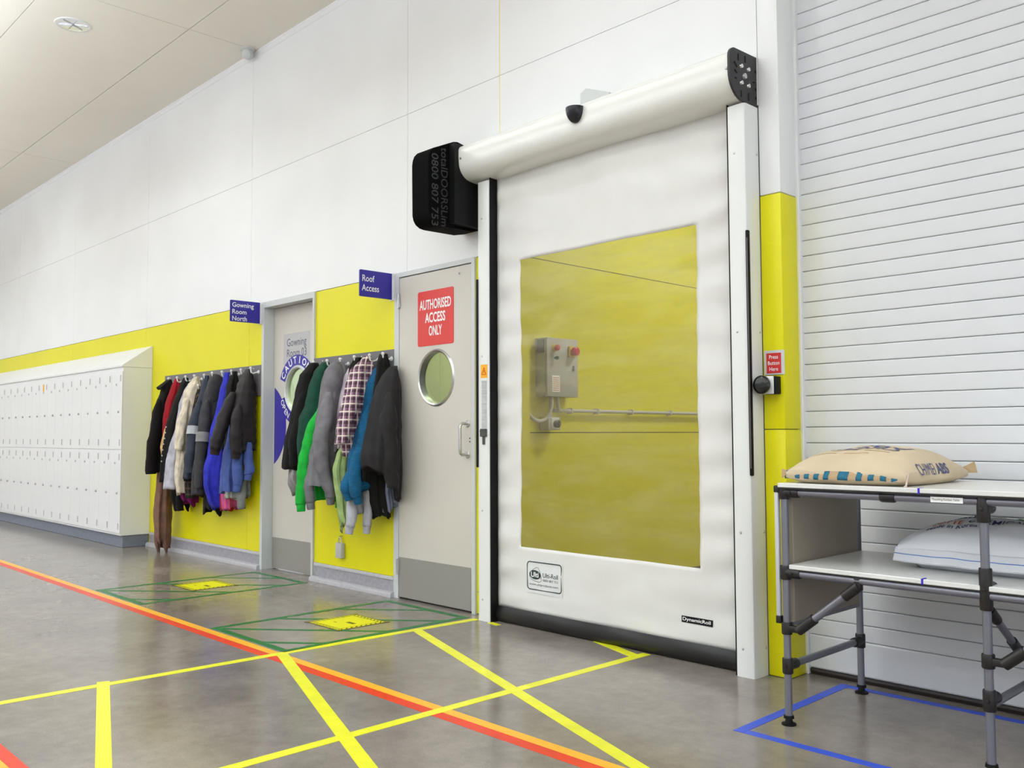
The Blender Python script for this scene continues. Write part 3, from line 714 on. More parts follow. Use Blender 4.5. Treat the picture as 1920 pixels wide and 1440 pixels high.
def hatch_box(label, x0, x1, y0, y1, w=.042):
    mb = MB(); zq = [.0007]
    def q(a): zq[0] += .0001; mb.quadtape(a, .00005 + zq[0] * .01, zq[0])
    q([(x0, y0), (x1, y0), (x1, y0 + w), (x0, y0 + w)]); q([(x0, y1 - w), (x1, y1 - w), (x1, y1), (x0, y1)])
    q([(x0, y0), (x0 + w, y0), (x0 + w, y1), (x0, y1)]); q([(x1 - w, y0), (x1, y0), (x1, y1), (x1 - w, y1)])
    for off in (-.40, 0, .385, .79):
        # diagonals rising away from the camera
        k_ = .87; xa, xb = x0 + w / 2, x1 - w / 2
        a = (xa, y0 + off); b = (xb, y0 + off + k_ * (xb - xa))
        if a[1] < y0 + w / 2: a = (xa + (y0 + w / 2 - a[1]) / k_, y0 + w / 2)
        if b[1] > y1 - w / 2: b = (xb - (b[1] - y1 + w / 2) / k_, y1 - w / 2)
        mb.quadtape(seg(a, b, w * .85), .00004, .0006)
    o = finish('floor_marking', mb, TAPEG, smooth=0); return tag(o, label, 'floor tape')
hatch_box('green hatched tape box on the floor before the roof access door', -4.80, -4.01, 2.305, 3.50)
hatch_box('green hatched tape box on the floor before the gowning room door', -6.53, -5.76, 2.305, 3.50)
def floor_sign(label, cx, cy_):
    t = thing('floor_sign', label, 'floor sign', (cx, cy_, 0)); r = .158
    finish('sign_sheet', MB().box(cx - r, cx + r, cy_ - r, cy_ + r, .0009, .0018), SIGNY, t, smooth=0)
    b = MB()
    for s_ in (-1, 1):
        b.box(cx - r, cx + r, cy_ + s_ * r - .003, cy_ + s_ * r + .003, .001, .0021); b.box(cx + s_ * r - .003, cx + s_ * r + .003, cy_ - r, cy_ + r, .001, .0021)
        i = r - .03
        b.box(cx - i, cx + i, cy_ + s_ * i - .002, cy_ + s_ * i + .002, .001, .0021); b.box(cx + s_ * i - .002, cx + s_ * i + .002, cy_ - i, cy_ + i, .001, .0021)
    for k in range(9):
        p = -r + .03 + k * (2 * r - .06) / 8
        for s_ in (-1, 1):
            b.quadtape(seg((cx + p - .008, cy_ + s_ * (r - .006)), (cx + p + .008, cy_ + s_ * (r - .026)), .009), .001, .002)
            b.quadtape(seg((cx + s_ * (r - .006), cy_ + p - .008), (cx + s_ * (r - .026), cy_ + p + .008), .009), .001, .002)
    for sx in (-1, 1):
        for sy in (-1, 1): b.box(cx + sx * r - .014, cx + sx * r + .014, cy_ + sy * r - .014, cy_ + sy * r + .014, .001, .0022)
    finish('border', b, SIGNK, t, smooth=0)
    finish('print_block', MB().box(cx + .005, cx + .075, cy_ - .012, cy_ + .014, .0018, .0021), SIGNK, t, smooth=0)
    finish('print_line', MB().box(cx - .06, cx - .03, cy_ - .05, cy_ - .044, .0018, .0021), SIGNK, t, smooth=0)
floor_sign('yellow square floor sign inside the green box nearest the rapid door', -4.40, 2.925)
floor_sign('yellow square floor sign inside the green box by the gowning room', -6.185, 2.925)
bt = MB()
bt.quadtape([(-1.8395, 2.845), (3, 2.845), (3, 2.885), (-1.8395, 2.885)], .00005, .0009)
bt.quadtape([(-1.84, 2.8452), (-1.80, 2.8452), (-1.815, 3.6898), (-1.855, 3.6898)], .00006, .0013)
bt.quadtape([(-1.8545, 3.65), (3, 3.65), (3, 3.69), (-1.8545, 3.69)], .00005, .0009)
tag(finish('floor_tape', bt, TAPEB, smooth=0), 'blue tape rectangle on the floor around the table', 'floor tape')

# ================================================================== LOCKERS
LW, LX, LFY = .2715, -8.80, 3.318
def make_locker(x1, label):
    x0 = x1 - LW
    t = thing('locker', label, 'locker', ((x0 + x1) / 2, 3.46, .115), 'lockers in the long white bank')
    finish('body', MB().box(x0 + .0006, x1 - .0006, LFY + .006, 3.598, .115, 1.712), LOCK, t)
    for (z0, z1) in ((.135, .921), (.926, 1.67)):
        d = finish('locker_door', MB().rbox(x0 + .0015, x1 - .0015, LFY - .003, LFY + .0055, z0, z1, .0012, 1), LOCK, t)
        vb = MB()
        for z in ((z1 - .035, z1 - .095), (z0 + .035, z0 + .095)):
            for dx in (.02, .032): vb.box(x1 - .02 - dx, x1 - .014 - dx, LFY - .0048, LFY - .003, z[1], z[0]) if z[0] > z[1] else vb.box(x1 - .02 - dx, x1 - .014 - dx, LFY - .0048, LFY - .003, z[0], z[1])
        finish('vent_slots', vb, LOCKS, d, smooth=0)['kind'] = 'stuff'
        zl = z0 + (z1 - z0) * .48
        finish('lock', MB().lathe([(.0001, -.012), (.009, -.012), (.011, -.004), (.011, 0)], (x1 - .075, LFY - .004, zl), (0, 1, 0), 12), STEEL, d)
        finish('number_plate', MB().box(x1 - .16, x1 - .135, LFY - .0052, LFY - .0035, z1 - .135, z1 - .115), LOCKS, d, smooth=0)
    return t
first = make_locker(LX, 'white two-door steel locker at the end beside the coats')
NL = 20
ORD = ['first', 'second', 'third', 'fourth', 'fifth', 'sixth', 'seventh', 'eighth', 'ninth', 'tenth', 'eleventh', 'twelfth', 'thirteenth', 'fourteenth', 'fifteenth', 'sixteenth', 'seventeenth', 'eighteenth', 'nineteenth', 'twentieth']
for k in range(1, NL):
    c = first.copy(); COL.objects.link(c); c.location = first.location + Vector((-LW * k, 0, 0))
    c['label'] = 'white two-door steel locker, ' + ORD[k] + ' from the coats end of the bank'
    for ch in first.children: clone(ch, c)
    if k == 8:
        c['label'] = 'white steel locker with a small orange sticker on its top door'
        sx = LX - LW * k
        finish('sticker', MB().box(sx - .17, sx - .13, LFY - .0055, LFY - .0035, 1.56, 1.64), ORANGEL, c, smooth=0)
for k, (x1, x0) in enumerate(((LX, LX - LW * 10), (LX - LW * 10, LX - LW * 20))):
    o = finish('sloping_top', MB().extrude([(3.314, 1.713), (3.314, 1.73), (3.59, 1.925), (3.598, 1.925), (3.598, 1.713)], 'x', x0 + .002, x1 + (.004 if k == 0 else -.002)), LOCK, smooth=0)
    tag(o, ('white sloping cover on top of the nearest ten lockers', 'white sloping cover on top of the farther lockers')[k], 'locker top', 'sloping locker covers')
pl = finish('locker_plinth', MB().rbox(LX - LW * NL, LX - .01, LFY + .03, 3.598, 0, .115, .004, 1), PLINTH); tag(pl, 'grey plinth under the bank of lockers', 'plinth')

# ================================================================== COAT RACKS
HOOK = MB().tube([(0, 0, 0), (0, -.022, -.004), (0, -.05, -.012), (0, -.064, -.004), (0, -.068, .012), (0, -.07, .026)], .006, 10)
hv = HOOK
hv.lathe([(.0001, -.0115), (.008, -.009), (.0115, 0), (.008, .009), (.0001, .0115)], (0, -.07, .03), (0, 0, 1), 14)
hv.lathe([(.0001, -.006), (.014, -.006), (.016, 0)], (0, 0, 0), (0, 1, 0), 14)
hook_me = None
def rack(label, x0, x1, hooks, z0=1.37, z1=1.617):
    global hook_me
    t = thing('coat_rack', label, 'coat rack', ((x0 + x1) / 2, WY, z0), 'coat racks on the yellow wall')
    finish('back_board', MB().rbox(x0, x1, 3.584, 3.5995, z0, z1, .002, 1), RAILG, t)
    for (x, z) in hooks:
        o = finish('hook', MB().add([(v[0] + x, v[1] + 3.584, v[2] + z) for v in hv.v], hv.f), POWDER, t)
    for i in range(4):
        xx = x0 + .12 + (x1 - x0 - .24) * i / 3
        finish('screw', MB().lathe([(.0001, -.002), (.004, -.002), (.005, 0)], (xx, 3.584, z1 - .025), (0, 1, 0), 10), POWDER, t)
rack('grey hook board between the two doors, loaded with coats', -5.843, -4.862, [(-5.735, 1.55), (-5.555, 1.55), (-5.39, 1.55), (-5.215, 1.555), (-5.035, 1.555), (-4.885, 1.555), (-4.90, 1.47)])
rack('long grey hook board beside the lockers, loaded with coats', -8.47, -6.632, [(-8.225, 1.55), (-8.04, 1.55), (-7.865, 1.55), (-7.69, 1.55), (-7.605, 1.46), (-7.495, 1.545), (-7.345, 1.555), (-7.167, 1.555), (-6.997, 1.555), (-6.832, 1.555), (-6.67, 1.56)])

# ================================================================== GARMENTS
def interp(tab, z):
    """tab sorted from top to bottom: (z, a, b)"""
    if z >= tab[0][0]: return tab[0][1:]
    for p, q in zip(tab[:-1], tab[1:]):
        if p[0] >= z >= q[0]:
            t = (p[0] - z) / (p[0] - q[0]); t = t * t * (3 - 2 * t) * .5 + t * .5
            return tuple(p[i] + (q[i] - p[i]) * t for i in range(1, len(p)))
    return tab[-1][1:]
def catmull(pts, n):
    out = []
    P = [pts[0]] + list(pts) + [pts[-1]]
    for i in range(1, len(P) - 2):
        for k in range(n):
            t = k / n
            out.append(tuple(.5 * ((2 * P[i][j]) + (-P[i - 1][j] + P[i + 1][j]) * t + (2 * P[i - 1][j] - 5 * P[i][j] + 4 * P[i + 1][j] - P[i + 2][j]) * t * t + (-P[i - 1][j] + 3 * P[i][j] - 3 * P[i + 1][j] + P[i + 2][j]) * t ** 3) for j in range(4)))
    out.append(tuple(pts[-1])); return out
GR, GL_ = 'clothes on the coat rack between the doors', 'clothes on the coat rack by the lockers'
gcount = [0]
def garment(name, label, cat, m, x, prof, group, yin=3.578, fold=(5, .012), sleeves=(), cuffm=None, hood=False, collar=False, quilt=0, hem=.012, band=None, lean=0, hemband=None, tilt=0):
    gcount[0] += 1; sd = gcount[0] * 3.17
    t = thing(name, label, cat, (x, 3.5, prof[-1][0]), group)
    zt, zb = prof[0][0], prof[-1][0]; n = max(14, int((zt - zb) / .022)); NT = 44
    mb = MB(); vs = []; fs = []
    k1, amp = fold
    def ring(z, w=None):
        yo, hx = interp(prof, z); f = min(1, (zt - z) / .12)
        yi = 3.545 + (yin - 3.545) * f if yin > 3.545 else yin
        if yi - yo < .03: yi = yo + .03
        yc, hy = (yi + yo) / 2, (yi - yo) / 2
        dn = (zt - z) / max(.2, zt - zb); A = amp * (.25 + .95 * dn)
        out = []
        for i in range(NT):
            th = 2 * pi * i / NT; c, s_ = cos(th), sin(th)
            px = hx * math.copysign(abs(c) ** .8, c); py_ = hy * math.copysign(abs(s_) ** .8, s_)
            d = A * (sin(k1 * th + sd + 1.6 * z) + .7 * (1 - 2 * abs(sin((k1 + 3) * th / 2 + 2 * sd - 1.2 * z))) + .55 * (1 - 2 * abs(sin((k1 + 8) * th / 2 - sd + 2.2 * z))))
            d += .009 * noise.noise((c * 1.2 + sd, s_ * 1.2 + z * 2, z * 4)) + .004 * noise.noise((c * 3 + sd, s_ * 3, z * 14))
            d += .006 * (1 - 2 * abs(noise.noise((c * 3.5 + sd + z * 3, s_ * 3.5, z * 15 + c * 2)))) * (.4 + .6 * dn) - .002
            if quilt: d += quilt * abs(sin(z * pi / .075)) - quilt * .5
            X = x + lean * (zt - z) + px + c * d; Y = yc + py_ + s_ * d * (.35 if s_ < 0 else .6)
            zz = z - (hem * dn ** 6) * (sin(th * 2 + sd) + .5 * sin(th * 5 + sd))
            zz += tilt * dn ** 3 * (-s_ * .5)
            out.append((X, min(Y, 3.582), zz))
        return out
    levels = [zt - (zt - zb) * i / n for i in range(n + 1)]
    for z in levels: vs += ring(z)
    for i in range(n):
        for k in range(NT):
            k2 = (k + 1) % NT; fs.append((i * NT + k, i * NT + k2, (i + 1) * NT + k2, (i + 1) * NT + k))
    # closed top, turned-in hem
    fs.append(tuple(range(NT)))
    last = vs[n * NT:(n + 1) * NT]; cx = sum(p[0] for p in last) / NT; cyy = sum(p[1] for p in last) / NT
    o2 = len(vs); vs += [(cx + (p[0] - cx) * .86, cyy + (p[1] - cyy) * .9, p[2] + .006) for p in last]
    o3 = len(vs); vs += [(cx + (p[0] - cx) * .8, cyy + (p[1] - cyy) * .85, p[2] + .07) for p in last]
    for k in range(NT):
        k2 = (k + 1) % NT
        fs.append((n * NT + k, n * NT + k2, o2 + k2, o2 + k)); fs.append((o2 + k, o2 + k2, o3 + k2, o3 + k))
    fs.append(tuple(o3 + k for k in range(NT)))
    finish('body', mb.add(vs, fs), m, t, smooth=180)
    if hemband:
        b = MB(); bv = []; bf = []
        for j, z in enumerate((zb + .06, zb + .03, zb - .001)):
            rg = ring(max(z, zb)); c0 = sum(p[0] for p in rg) / NT; c1 = sum(p[1] for p in rg) / NT
            bv += [(c0 + (p[0] - c0) * 1.03, min(3.584, c1 + (p[1] - c1) * 1.015), p[2]) for p in rg]
        for j in range(2):
            for k in range(NT): k2 = (k + 1) % NT; bf.append((j * NT + k, j * NT + k2, (j + 1) * NT + k2, (j + 1) * NT + k))
        finish('hem_band', b.add(bv, bf), hemband, t, smooth=180)
    if band:
        for (za, zc, bmat) in band:
            b = MB(); bv = []; bf = []; st = [za + (zc - za) * j / 3 for j in range(4)]
            for z in st:
                rg = ring(z); c0 = sum(p[0] for p in rg) / NT; c1 = sum(p[1] for p in rg) / NT
                bv += [(c0 + (p[0] - c0) * 1.04, min(3.584, c1 + (p[1] - c1) * 1.02), p[2]) for p in rg]
            for j in range(3):
                for k in range(NT): k2 = (k + 1) % NT; bf.append((j * NT + k, j * NT + k2, (j + 1) * NT + k2, (j + 1) * NT + k))
            finish('reflective_band', b.add(bv, bf), bmat, t, smooth=180)
    for q, sv in enumerate(sleeves):
        pts = catmull(sv, 7); rad = []; path = []
        for i, p in enumerate(pts):
            w = .006 * sin(i * .7 + sd + q)
            if quilt: w = quilt * abs(sin(i * .9)) * .8
            path.append((p[0] + w * .4, p[1] + w * .5, p[2])); f_ = min(1, (i + .6) / 7); rad.append(p[3] * (.25 + .75 * sin(f_ * pi / 2)) * (1 + .03 * sin(i * 1.3 + sd)))
        s_ = MB().tube(path, rad, 20, flat=.8)
        ctr = [Vector(c_) for c_ in path for _ in range(20)]
        for vi in range(len(s_.v)):
            vv = Vector(s_.v[vi]); dd = vv - ctr[vi]
            cr = noise.noise((vv.x * 22 + sd, vv.y * 22, vv.z * 38 + vv.x * 30)); cr2 = noise.noise((vv.x * 9, vv.y * 9 + sd, vv.z * 14))
            s_.v[vi] = tuple(vv + dd.normalized() * (.006 * (1 - 2 * abs(cr)) - .003 + .008 * cr2))
        so = finish('sleeve', s_, m, t, smooth=100)
        if cuffm:
            e, e0 = Vector(path[-1]), Vector(path[-4]); d = (e - e0).normalized(); r = rad[-1]
            finish('cuff', MB().tube([e - d * .004, e + d * .012, e + d * .042, e + d * .048], [r * .96, r * .9, r * .86, r * .8], 16, flat=.8), cuffm, so, smooth=60)
    if hood:
        hvx, hf = [], []; NU, NV = 20, 10
        yo, hx = interp(prof, zt - .1)
        for j in range(NV + 1):
            a = pi * j / NV
            for i in range(NU):
                b = 2 * pi * i / NU; rr_ = 1 + .08 * sin(3 * b + sd) + .06 * noise.noise((b, a, sd))
                hvx.append((x + .035 + .062 * sin(a) * cos(b) * rr_, yo + .055 + .075 * sin(a) * sin(b) * rr_ - .02 * (1 - cos(a)) * .5, zt - .13 + .13 * cos(a)))
        for j in range(NV):
            for i in range(NU): hf.append((j * NU + i, j * NU + (i + 1) % NU, (j + 1) * NU + (i + 1) % NU, (j + 1) * NU + i))
        finish('hood', MB().add(hvx, hf), m, t, smooth=180)
    if collar:
        yo, hx = interp(prof, zt - .07)
        finish('collar', MB().add([(x - .045, yo - .045, zt - .075), (x + .045, yo - .04, zt - .08), (x + .04, yo + .05, zt + .0), (x - .04, yo + .05, zt + .0),
                                   (x - .04, yo - .03, zt - .095), (x + .05, yo - .025, zt - .1), (x + .05, yo + .06, zt - .03), (x - .05, yo + .06, zt - .03)],
                                  [(0, 1, 2, 3), (4, 7, 6, 5), (0, 4, 5, 1), (1, 5, 6, 2), (2, 6, 7, 3), (3, 7, 4, 0)]), m, t, smooth=0)
    return t
F = fabric
BLK = F('cloth_black', (20, 18, 18)); BLK2 = F('cloth_soft_black', (25, 24, 23)); CHAR = F('cloth_charcoal', (40, 38, 39), rough=.75)
DGREEN = F('cloth_bottle_green', (26, 68, 54)); BGREEN = F('cloth_bright_green', (34, 168, 60)); GREYH = F('cloth_grey_marl', (120, 118, 122))
GREYL = F('cloth_light_grey', (176, 175, 184)); GREYM = F('cloth_mid_grey', (146, 144, 144)); LILAC = F('cloth_pale_lilac', (192, 182, 192))
PLAID = F('cloth_plaid', (152, 112, 138), 'plaid', (44, 32, 38), (232, 226, 208)); LGREEN = F('cloth_pale_green', (162, 186, 122))
BLUE = F('cloth_petrol_blue', (28, 96, 138), 'rib'); ROYAL = F('cloth_royal_blue', (44, 48, 176), rough=.7); DENIM = F('cloth_denim_blue', (74, 92, 154))
RED = F('cloth_crimson', (150, 24, 34)); TAN = F('cloth_tan', (204, 168, 112)); CREAMK = F('cloth_cream_knit', (220, 208, 186), 'knit')
LEO = F('cloth_leopard', (96, 74, 56), 'leopard', (34, 28, 24)); SLATE = F('cloth_slate', (56, 62, 74), rough=.75); DGREY = F('cloth_dark_grey', (64, 63, 66))
PUFF = F('cloth_puffer', (38, 34, 35), rough=.5); CAMEL = F('cloth_brown', (124, 92, 78)); MAG = F('cloth_magenta', (122, 24, 98)); PINK = F('cloth_pink', (206, 88, 140)); SCARL = F('cloth_scarlet', (190, 36, 36))
NAVY = F('cloth_navy', (38, 34, 66)); SILVER = F('cloth_reflective', (178, 180, 184), rough=.5); DKRIB = F('cloth_dark_rib', (50, 42, 40), 'rib'); GREENGREY = F('cloth_grey_green', (128, 130, 126))

# --- rack between the doors
garment('fleece_jacket', 'black fleece jacket hanging leftmost on the rack between the doors', 'jacket', BLK, -5.74,
        [(1.575, 3.50, .03), (1.54, 3.47, .055), (1.48, 3.42, .075), (1.35, 3.39, .085), (1.15, 3.34, .085), (1.0, 3.30, .09), (.82, 3.28, .09)], GR,
        sleeves=[[(-5.70, 3.44, 1.40, .055), (-5.68, 3.37, 1.15, .055), (-5.67, 3.33, .95, .05), (-5.67, 3.34, .84, .045)]], fold=(4, .008))
garment('shirt', 'grey shirt tail showing below the black fleece jacket', 'shirt', GREYM, -5.70, [(1.5, 3.52, .02), (1.2, 3.42, .05), (.85, 3.32, .07), (.74, 3.31, .065), (.665, 3.35, .055)], GR, fold=(5, .014), hem=.03)
garment('jacket', 'dark bottle green jacket next to the black fleece', 'jacket', DGREEN, -5.59,
        [(1.57, 3.50, .03), (1.5, 3.445, .065), (1.4, 3.41, .08), (1.26, 3.375, .085), (1.17, 3.33, .09), (1.0, 3.31, .09), (.74, 3.33, .08)], GR, fold=(4, .01), hem=.02)
garment('long_sleeved_top', 'bright green long sleeved top with a hanging sleeve', 'sweatshirt', BGREEN, -5.50,
        [(1.5, 3.50, .02), (1.4, 3.47, .05), (1.29, 3.43, .06), (1.15, 3.37, .065), (.97, 3.34, .07), (.75, 3.36, .075), (.6, 3.38, .07)], GR, cuffm=BGREEN,
        sleeves=[[(-5.48, 3.44, 1.25, .05), (-5.475, 3.36, 1.1, .052), (-5.47, 3.30, .92, .052), (-5.47, 3.275, .75, .048), (-5.47, 3.26, .585, .04)], [(-5.36, 3.5, .9, .04), (-5.35, 3.5, .7, .04), (-5.35, 3.5, .6, .035)]])
garment('hoodie', 'grey hooded sweatshirt in front of the bright green top', 'hoodie', GREYH, -5.405,
        [(1.56, 3.49, .04), (1.5, 3.42, .07), (1.4, 3.395, .085), (1.26, 3.375, .09), (1.11, 3.34, .09), (.9, 3.29, .09), (.72, 3.27, .09)], GR, hood=True, cuffm=GREYH, hemband=GREYH,
        sleeves=[[(-5.36, 3.42, 1.36, .06), (-5.32, 3.34, 1.12, .062), (-5.30, 3.31, .92, .056), (-5.30, 3.35, .76, .05), (-5.295, 3.385, .635, .036)], [(-5.43, 3.36, .9, .05), (-5.42, 3.30, .76, .048), (-5.42, 3.30, .6, .036)]])
garment('shirt', 'pale lilac shirt squeezed between grey hoodie and plaid shirt', 'shirt', LILAC, -5.285, [(1.51, 3.52, .03), (1.45, 3.49, .05), (1.3, 3.455, .06), (1.2, 3.435, .06), (.95, 3.42, .06)], GR)
garment('coat', 'black coat behind the plaid shirt', 'coat', BLK, -5.205, [(1.58, 3.52, .035), (1.5, 3.48, .05), (1.2, 3.45, .055), (.78, 3.45, .06)], GR)
garment('scarf', 'pale green fringed scarf hanging below the plaid shirt', 'scarf', LGREEN, -5.19, [(1.45, 3.5, .015), (1.0, 3.42, .025), (.93, 3.37, .03), (.83, 3.34, .035), (.54, 3.385, .03), (.44, 3.41, .03)], GR, yin=3.46, fold=(7, .008), hem=.03)
garment('flannel_shirt', 'pink and black plaid flannel shirt', 'shirt', PLAID, -5.075,
        [(1.58, 3.51, .03), (1.53, 3.46, .055), (1.49, 3.41, .07), (1.35, 3.365, .08), (1.18, 3.32, .085), (1.07, 3.30, .08), (.92, 3.35, .07)], GR,
        sleeves=[[(-5.04, 3.43, 1.42, .055), (-5.015, 3.34, 1.22, .058), (-5.0, 3.29, 1.06, .05), (-5.0, 3.275, .995, .046)]], cuffm=None, fold=(5, .01))
garment('sweatshirt', 'pale grey sweatshirt whose cuffs hang lowest under the blue sweater', 'sweatshirt', GREYL, -5.06,
        [(1.4, 3.5, .02), (1.0, 3.43, .05), (.7, 3.39, .06), (.6, 3.40, .065), (.53, 3.43, .06)], GR, cuffm=GREYL,
        sleeves=[[(-5.02, 3.42, .85, .04), (-5.015, 3.37, .65, .042), (-5.015, 3.355, .46, .036)], [(-4.975, 3.48, .85, .04), (-4.97, 3.46, .65, .038), (-4.97, 3.46, .46, .032)]])
garment('sweater', 'petrol blue ribbed sweater beside the plaid shirt', 'sweater', BLUE, -4.985,
        [(1.5, 3.53, .025), (1.47, 3.51, .04), (1.39, 3.465, .05), (1.25, 3.44, .06), (1.0, 3.36, .07), (.87, 3.33, .07), (.7, 3.33, .07)], GR, cuffm=BLUE,
        sleeves=[[(-4.955, 3.46, 1.25, .05), (-4.93, 3.38, .98, .05), (-4.915, 3.32, .78, .045), (-4.915, 3.34, .66, .038)], [(-4.99, 3.38, .9, .045), (-4.985, 3.31, .75, .04), (-4.985, 3.305, .68, .036)]])
garment('coat', 'black coat on the last upper hook beside the door frame', 'coat', BLK2, -4.905, [(1.585, 3.52, .035), (1.52, 3.49, .045), (1.3, 3.46, .05), (.9, 3.42, .06), (.62, 3.44, .055), (.52, 3.48, .05)], GR)
garment('shirt', 'blue grey shirt hem peeking below the big black jacket', 'shirt', F('cloth_blue_grey', (120, 124, 146)), -4.86, [(1.3, 3.53, .02), (.9, 3.5, .04), (.7, 3.49, .055), (.575, 3.51, .055)], GR, hem=.03)
garment('jacket', 'big charcoal black jacket hanging over the edge of the cream door', 'jacket', CHAR, -4.805,
        [(1.5, 3.53, .03), (1.465, 3.50, .06), (1.42, 3.465, .08), (1.35, 3.43, .10), (1.25, 3.40, .115), (1.14, 3.375, .125), (.97, 3.34, .135), (.85, 3.325, .135), (.73, 3.335, .13)], GR, yin=3.565, fold=(4, .012), hem=.03, tilt=.2,
        sleeves=[[(-4.74, 3.46, 1.33, .06), (-4.70, 3.43, 1.1, .06), (-4.69, 3.43, .9, .055), (-4.69, 3.45, .72, .045)]])

# --- rack beside the lockers
garment('coat', 'black coat with pointed collar nearest the lockers', 'coat', BLK, -8.24,
        [(1.57, 3.51, .035), (1.5, 3.47, .06), (1.45, 3.455, .07), (1.36, 3.42, .08), (1.14, 3.38, .085), (.92, 3.335, .085), (.73, 3.33, .085)], GL_, collar=True,
        sleeves=[[(-8.21, 3.43, 1.38, .06), (-8.19, 3.37, 1.05, .056), (-8.19, 3.35, .71, .05)]])
garment('scarf', 'long brown scarf reaching down to the floor beside the lockers', 'scarf', CAMEL, -8.20, [(1.5, 3.53, .02), (1.0, 3.46, .04), (.65, 3.42, .065), (.37, 3.40, .075), (.13, 3.41, .06), (.05, 3.43, .03)], GL_, yin=3.535, fold=(6, .014), hem=.05)
garment('sweater', 'crimson sweater beside the black coat', 'sweater', RED, -8.085, [(1.57, 3.52, .03), (1.5, 3.49, .05), (1.33, 3.435, .06), (1.18, 3.415, .065), (.85, 3.42, .06)], GL_)
garment('scarf', 'small tan scarf tip in front of the crimson sweater', 'scarf', TAN, -8.02, [(1.4, 3.5, .012), (1.18, 3.44, .02), (1.1, 3.40, .03), (.95, 3.37, .032), (.84, 3.385, .02)], GL_, yin=3.45, fold=(3, .005))
ca_ = garment('cardigan', 'black cardigan with a row of round studs', 'cardigan', BLK2, -7.905, [(1.57, 3.52, .035), (1.49, 3.485, .055), (1.32, 3.42, .065), (1.13, 3.365, .07), (.85, 3.33, .07), (.66, 3.32, .07)], GL_)
for k in range(7):
    z = 1.13 - .05 * k; yo, hx = interp([(1.57, 3.52, .035), (1.49, 3.485, .055), (1.32, 3.42, .065), (1.13, 3.365, .07), (.85, 3.33, .07), (.66, 3.32, .07)], z)
    finish('stud', MB().lathe([(.0001, -.005), (.006, -.004), (.008, 0), (.006, .004)], (-7.89, yo - .008, z), (0, 1, 0), 10), STEEL, ca_)
garment('shirt', 'navy shirt hem below the studded cardigan', 'shirt', NAVY, -7.96, [(1.4, 3.5, .02), (.9, 3.36, .05), (.72, 3.345, .055), (.65, 3.36, .05)], GL_)
garment('sweatshirt', 'light grey sweatshirt between studded cardigan and cream knit', 'sweatshirt', GREYL, -7.80, [(1.52, 3.52, .025), (1.44, 3.475, .05), (1.32, 3.435, .06), (1.13, 3.41, .07), (.95, 3.355, .075), (.81, 3.325, .08), (.6, 3.31, .08)], GL_)
garment('cardigan', 'cream cable knit cardigan', 'cardigan', CREAMK, -7.69, [(1.57, 3.52, .035), (1.5, 3.47, .06), (1.43, 3.43, .07), (1.27, 3.41, .075), (1.09, 3.39, .075), (.95, 3.375, .075), (.7, 3.355, .07), (.55, 3.375, .06)], GL_,
        sleeves=[[(-7.66, 3.44, 1.38, .05), (-7.64, 3.38, 1.1, .05), (-7.635, 3.36, .93, .045)]])
garment('scarf', 'brown leopard print scarf on the lower hook', 'scarf', LEO, -7.60, [(1.48, 3.52, .03), (1.4, 3.49, .05), (1.2, 3.45, .055), (1.0, 3.42, .055), (.9, 3.43, .05)], GL_)
wj = garment('work_jacket', 'slate work jacket with silver reflective bands', 'jacket', SLATE, -7.495, [(1.57, 3.52, .035), (1.45, 3.49, .06), (1.3, 3.45, .07), (1.18, 3.42, .075), (.99, 3.40, .08), (.82, 3.355, .08), (.68, 3.345, .08)], GL_, band=[(1.16, 1.09, SILVER)],
        sleeves=[[(-7.46, 3.46, 1.35, .055), (-7.44, 3.40, 1.1, .055), (-7.43, 3.37, .88, .05), (-7.43, 3.36, .74, .045)]])
dh = garment('hoodie', 'dark grey hooded jacket beside the royal blue one', 'hoodie', DGREY, -7.345, [(1.575, 3.52, .04), (1.5, 3.49, .06), (1.4, 3.46, .07), (1.17, 3.41, .075), (.99, 3.40, .08), (.73, 3.36, .08), (.57, 3.36, .075)], GL_, hood=True, band=[(1.08, 1.0, GREYM)],
        sleeves=[[(-7.30, 3.46, 1.35, .055), (-7.28, 3.41, 1.05, .055), (-7.27, 3.38, .78, .048), (-7.27, 3.38, .62, .04)]])
garment('jacket', 'royal blue jacket, the brightest on the left rack', 'jacket', ROYAL, -7.135, [(1.58, 3.53, .035), (1.5, 3.515, .05), (1.44, 3.495, .06), (1.26, 3.465, .07), (1.08, 3.42, .075), (.91, 3.40, .08), (.78, 3.365, .085), (.65, 3.365, .08), (.52, 3.40, .065), (.45, 3.44, .055)], GL_, fold=(4, .01))
garment('coat', 'black coat between the royal blue and puffer jackets', 'coat', BLK2, -6.985, [(1.58, 3.52, .035), (1.45, 3.48, .05), (1.2, 3.45, .05), (.95, 3.44, .05)], GL_)
garment('sweatshirt', 'denim blue sweatshirt under the black puffer jacket', 'sweatshirt', DENIM, -6.855, [(1.4, 3.5, .03), (1.04, 3.43, .07), (.88, 3.40, .09), (.74, 3.385, .10), (.6, 3.39, .10)], GL_, cuffm=DENIM, fold=(6, .016), hemband=DENIM,
        sleeves=[[(-6.74, 3.46, 1.0, .05), (-6.72, 3.44, .8, .05), (-6.715, 3.44, .66, .042)], [(-6.66, 3.5, 1.0, .045), (-6.65, 3.5, .82, .045), (-6.65, 3.5, .75, .04)]])
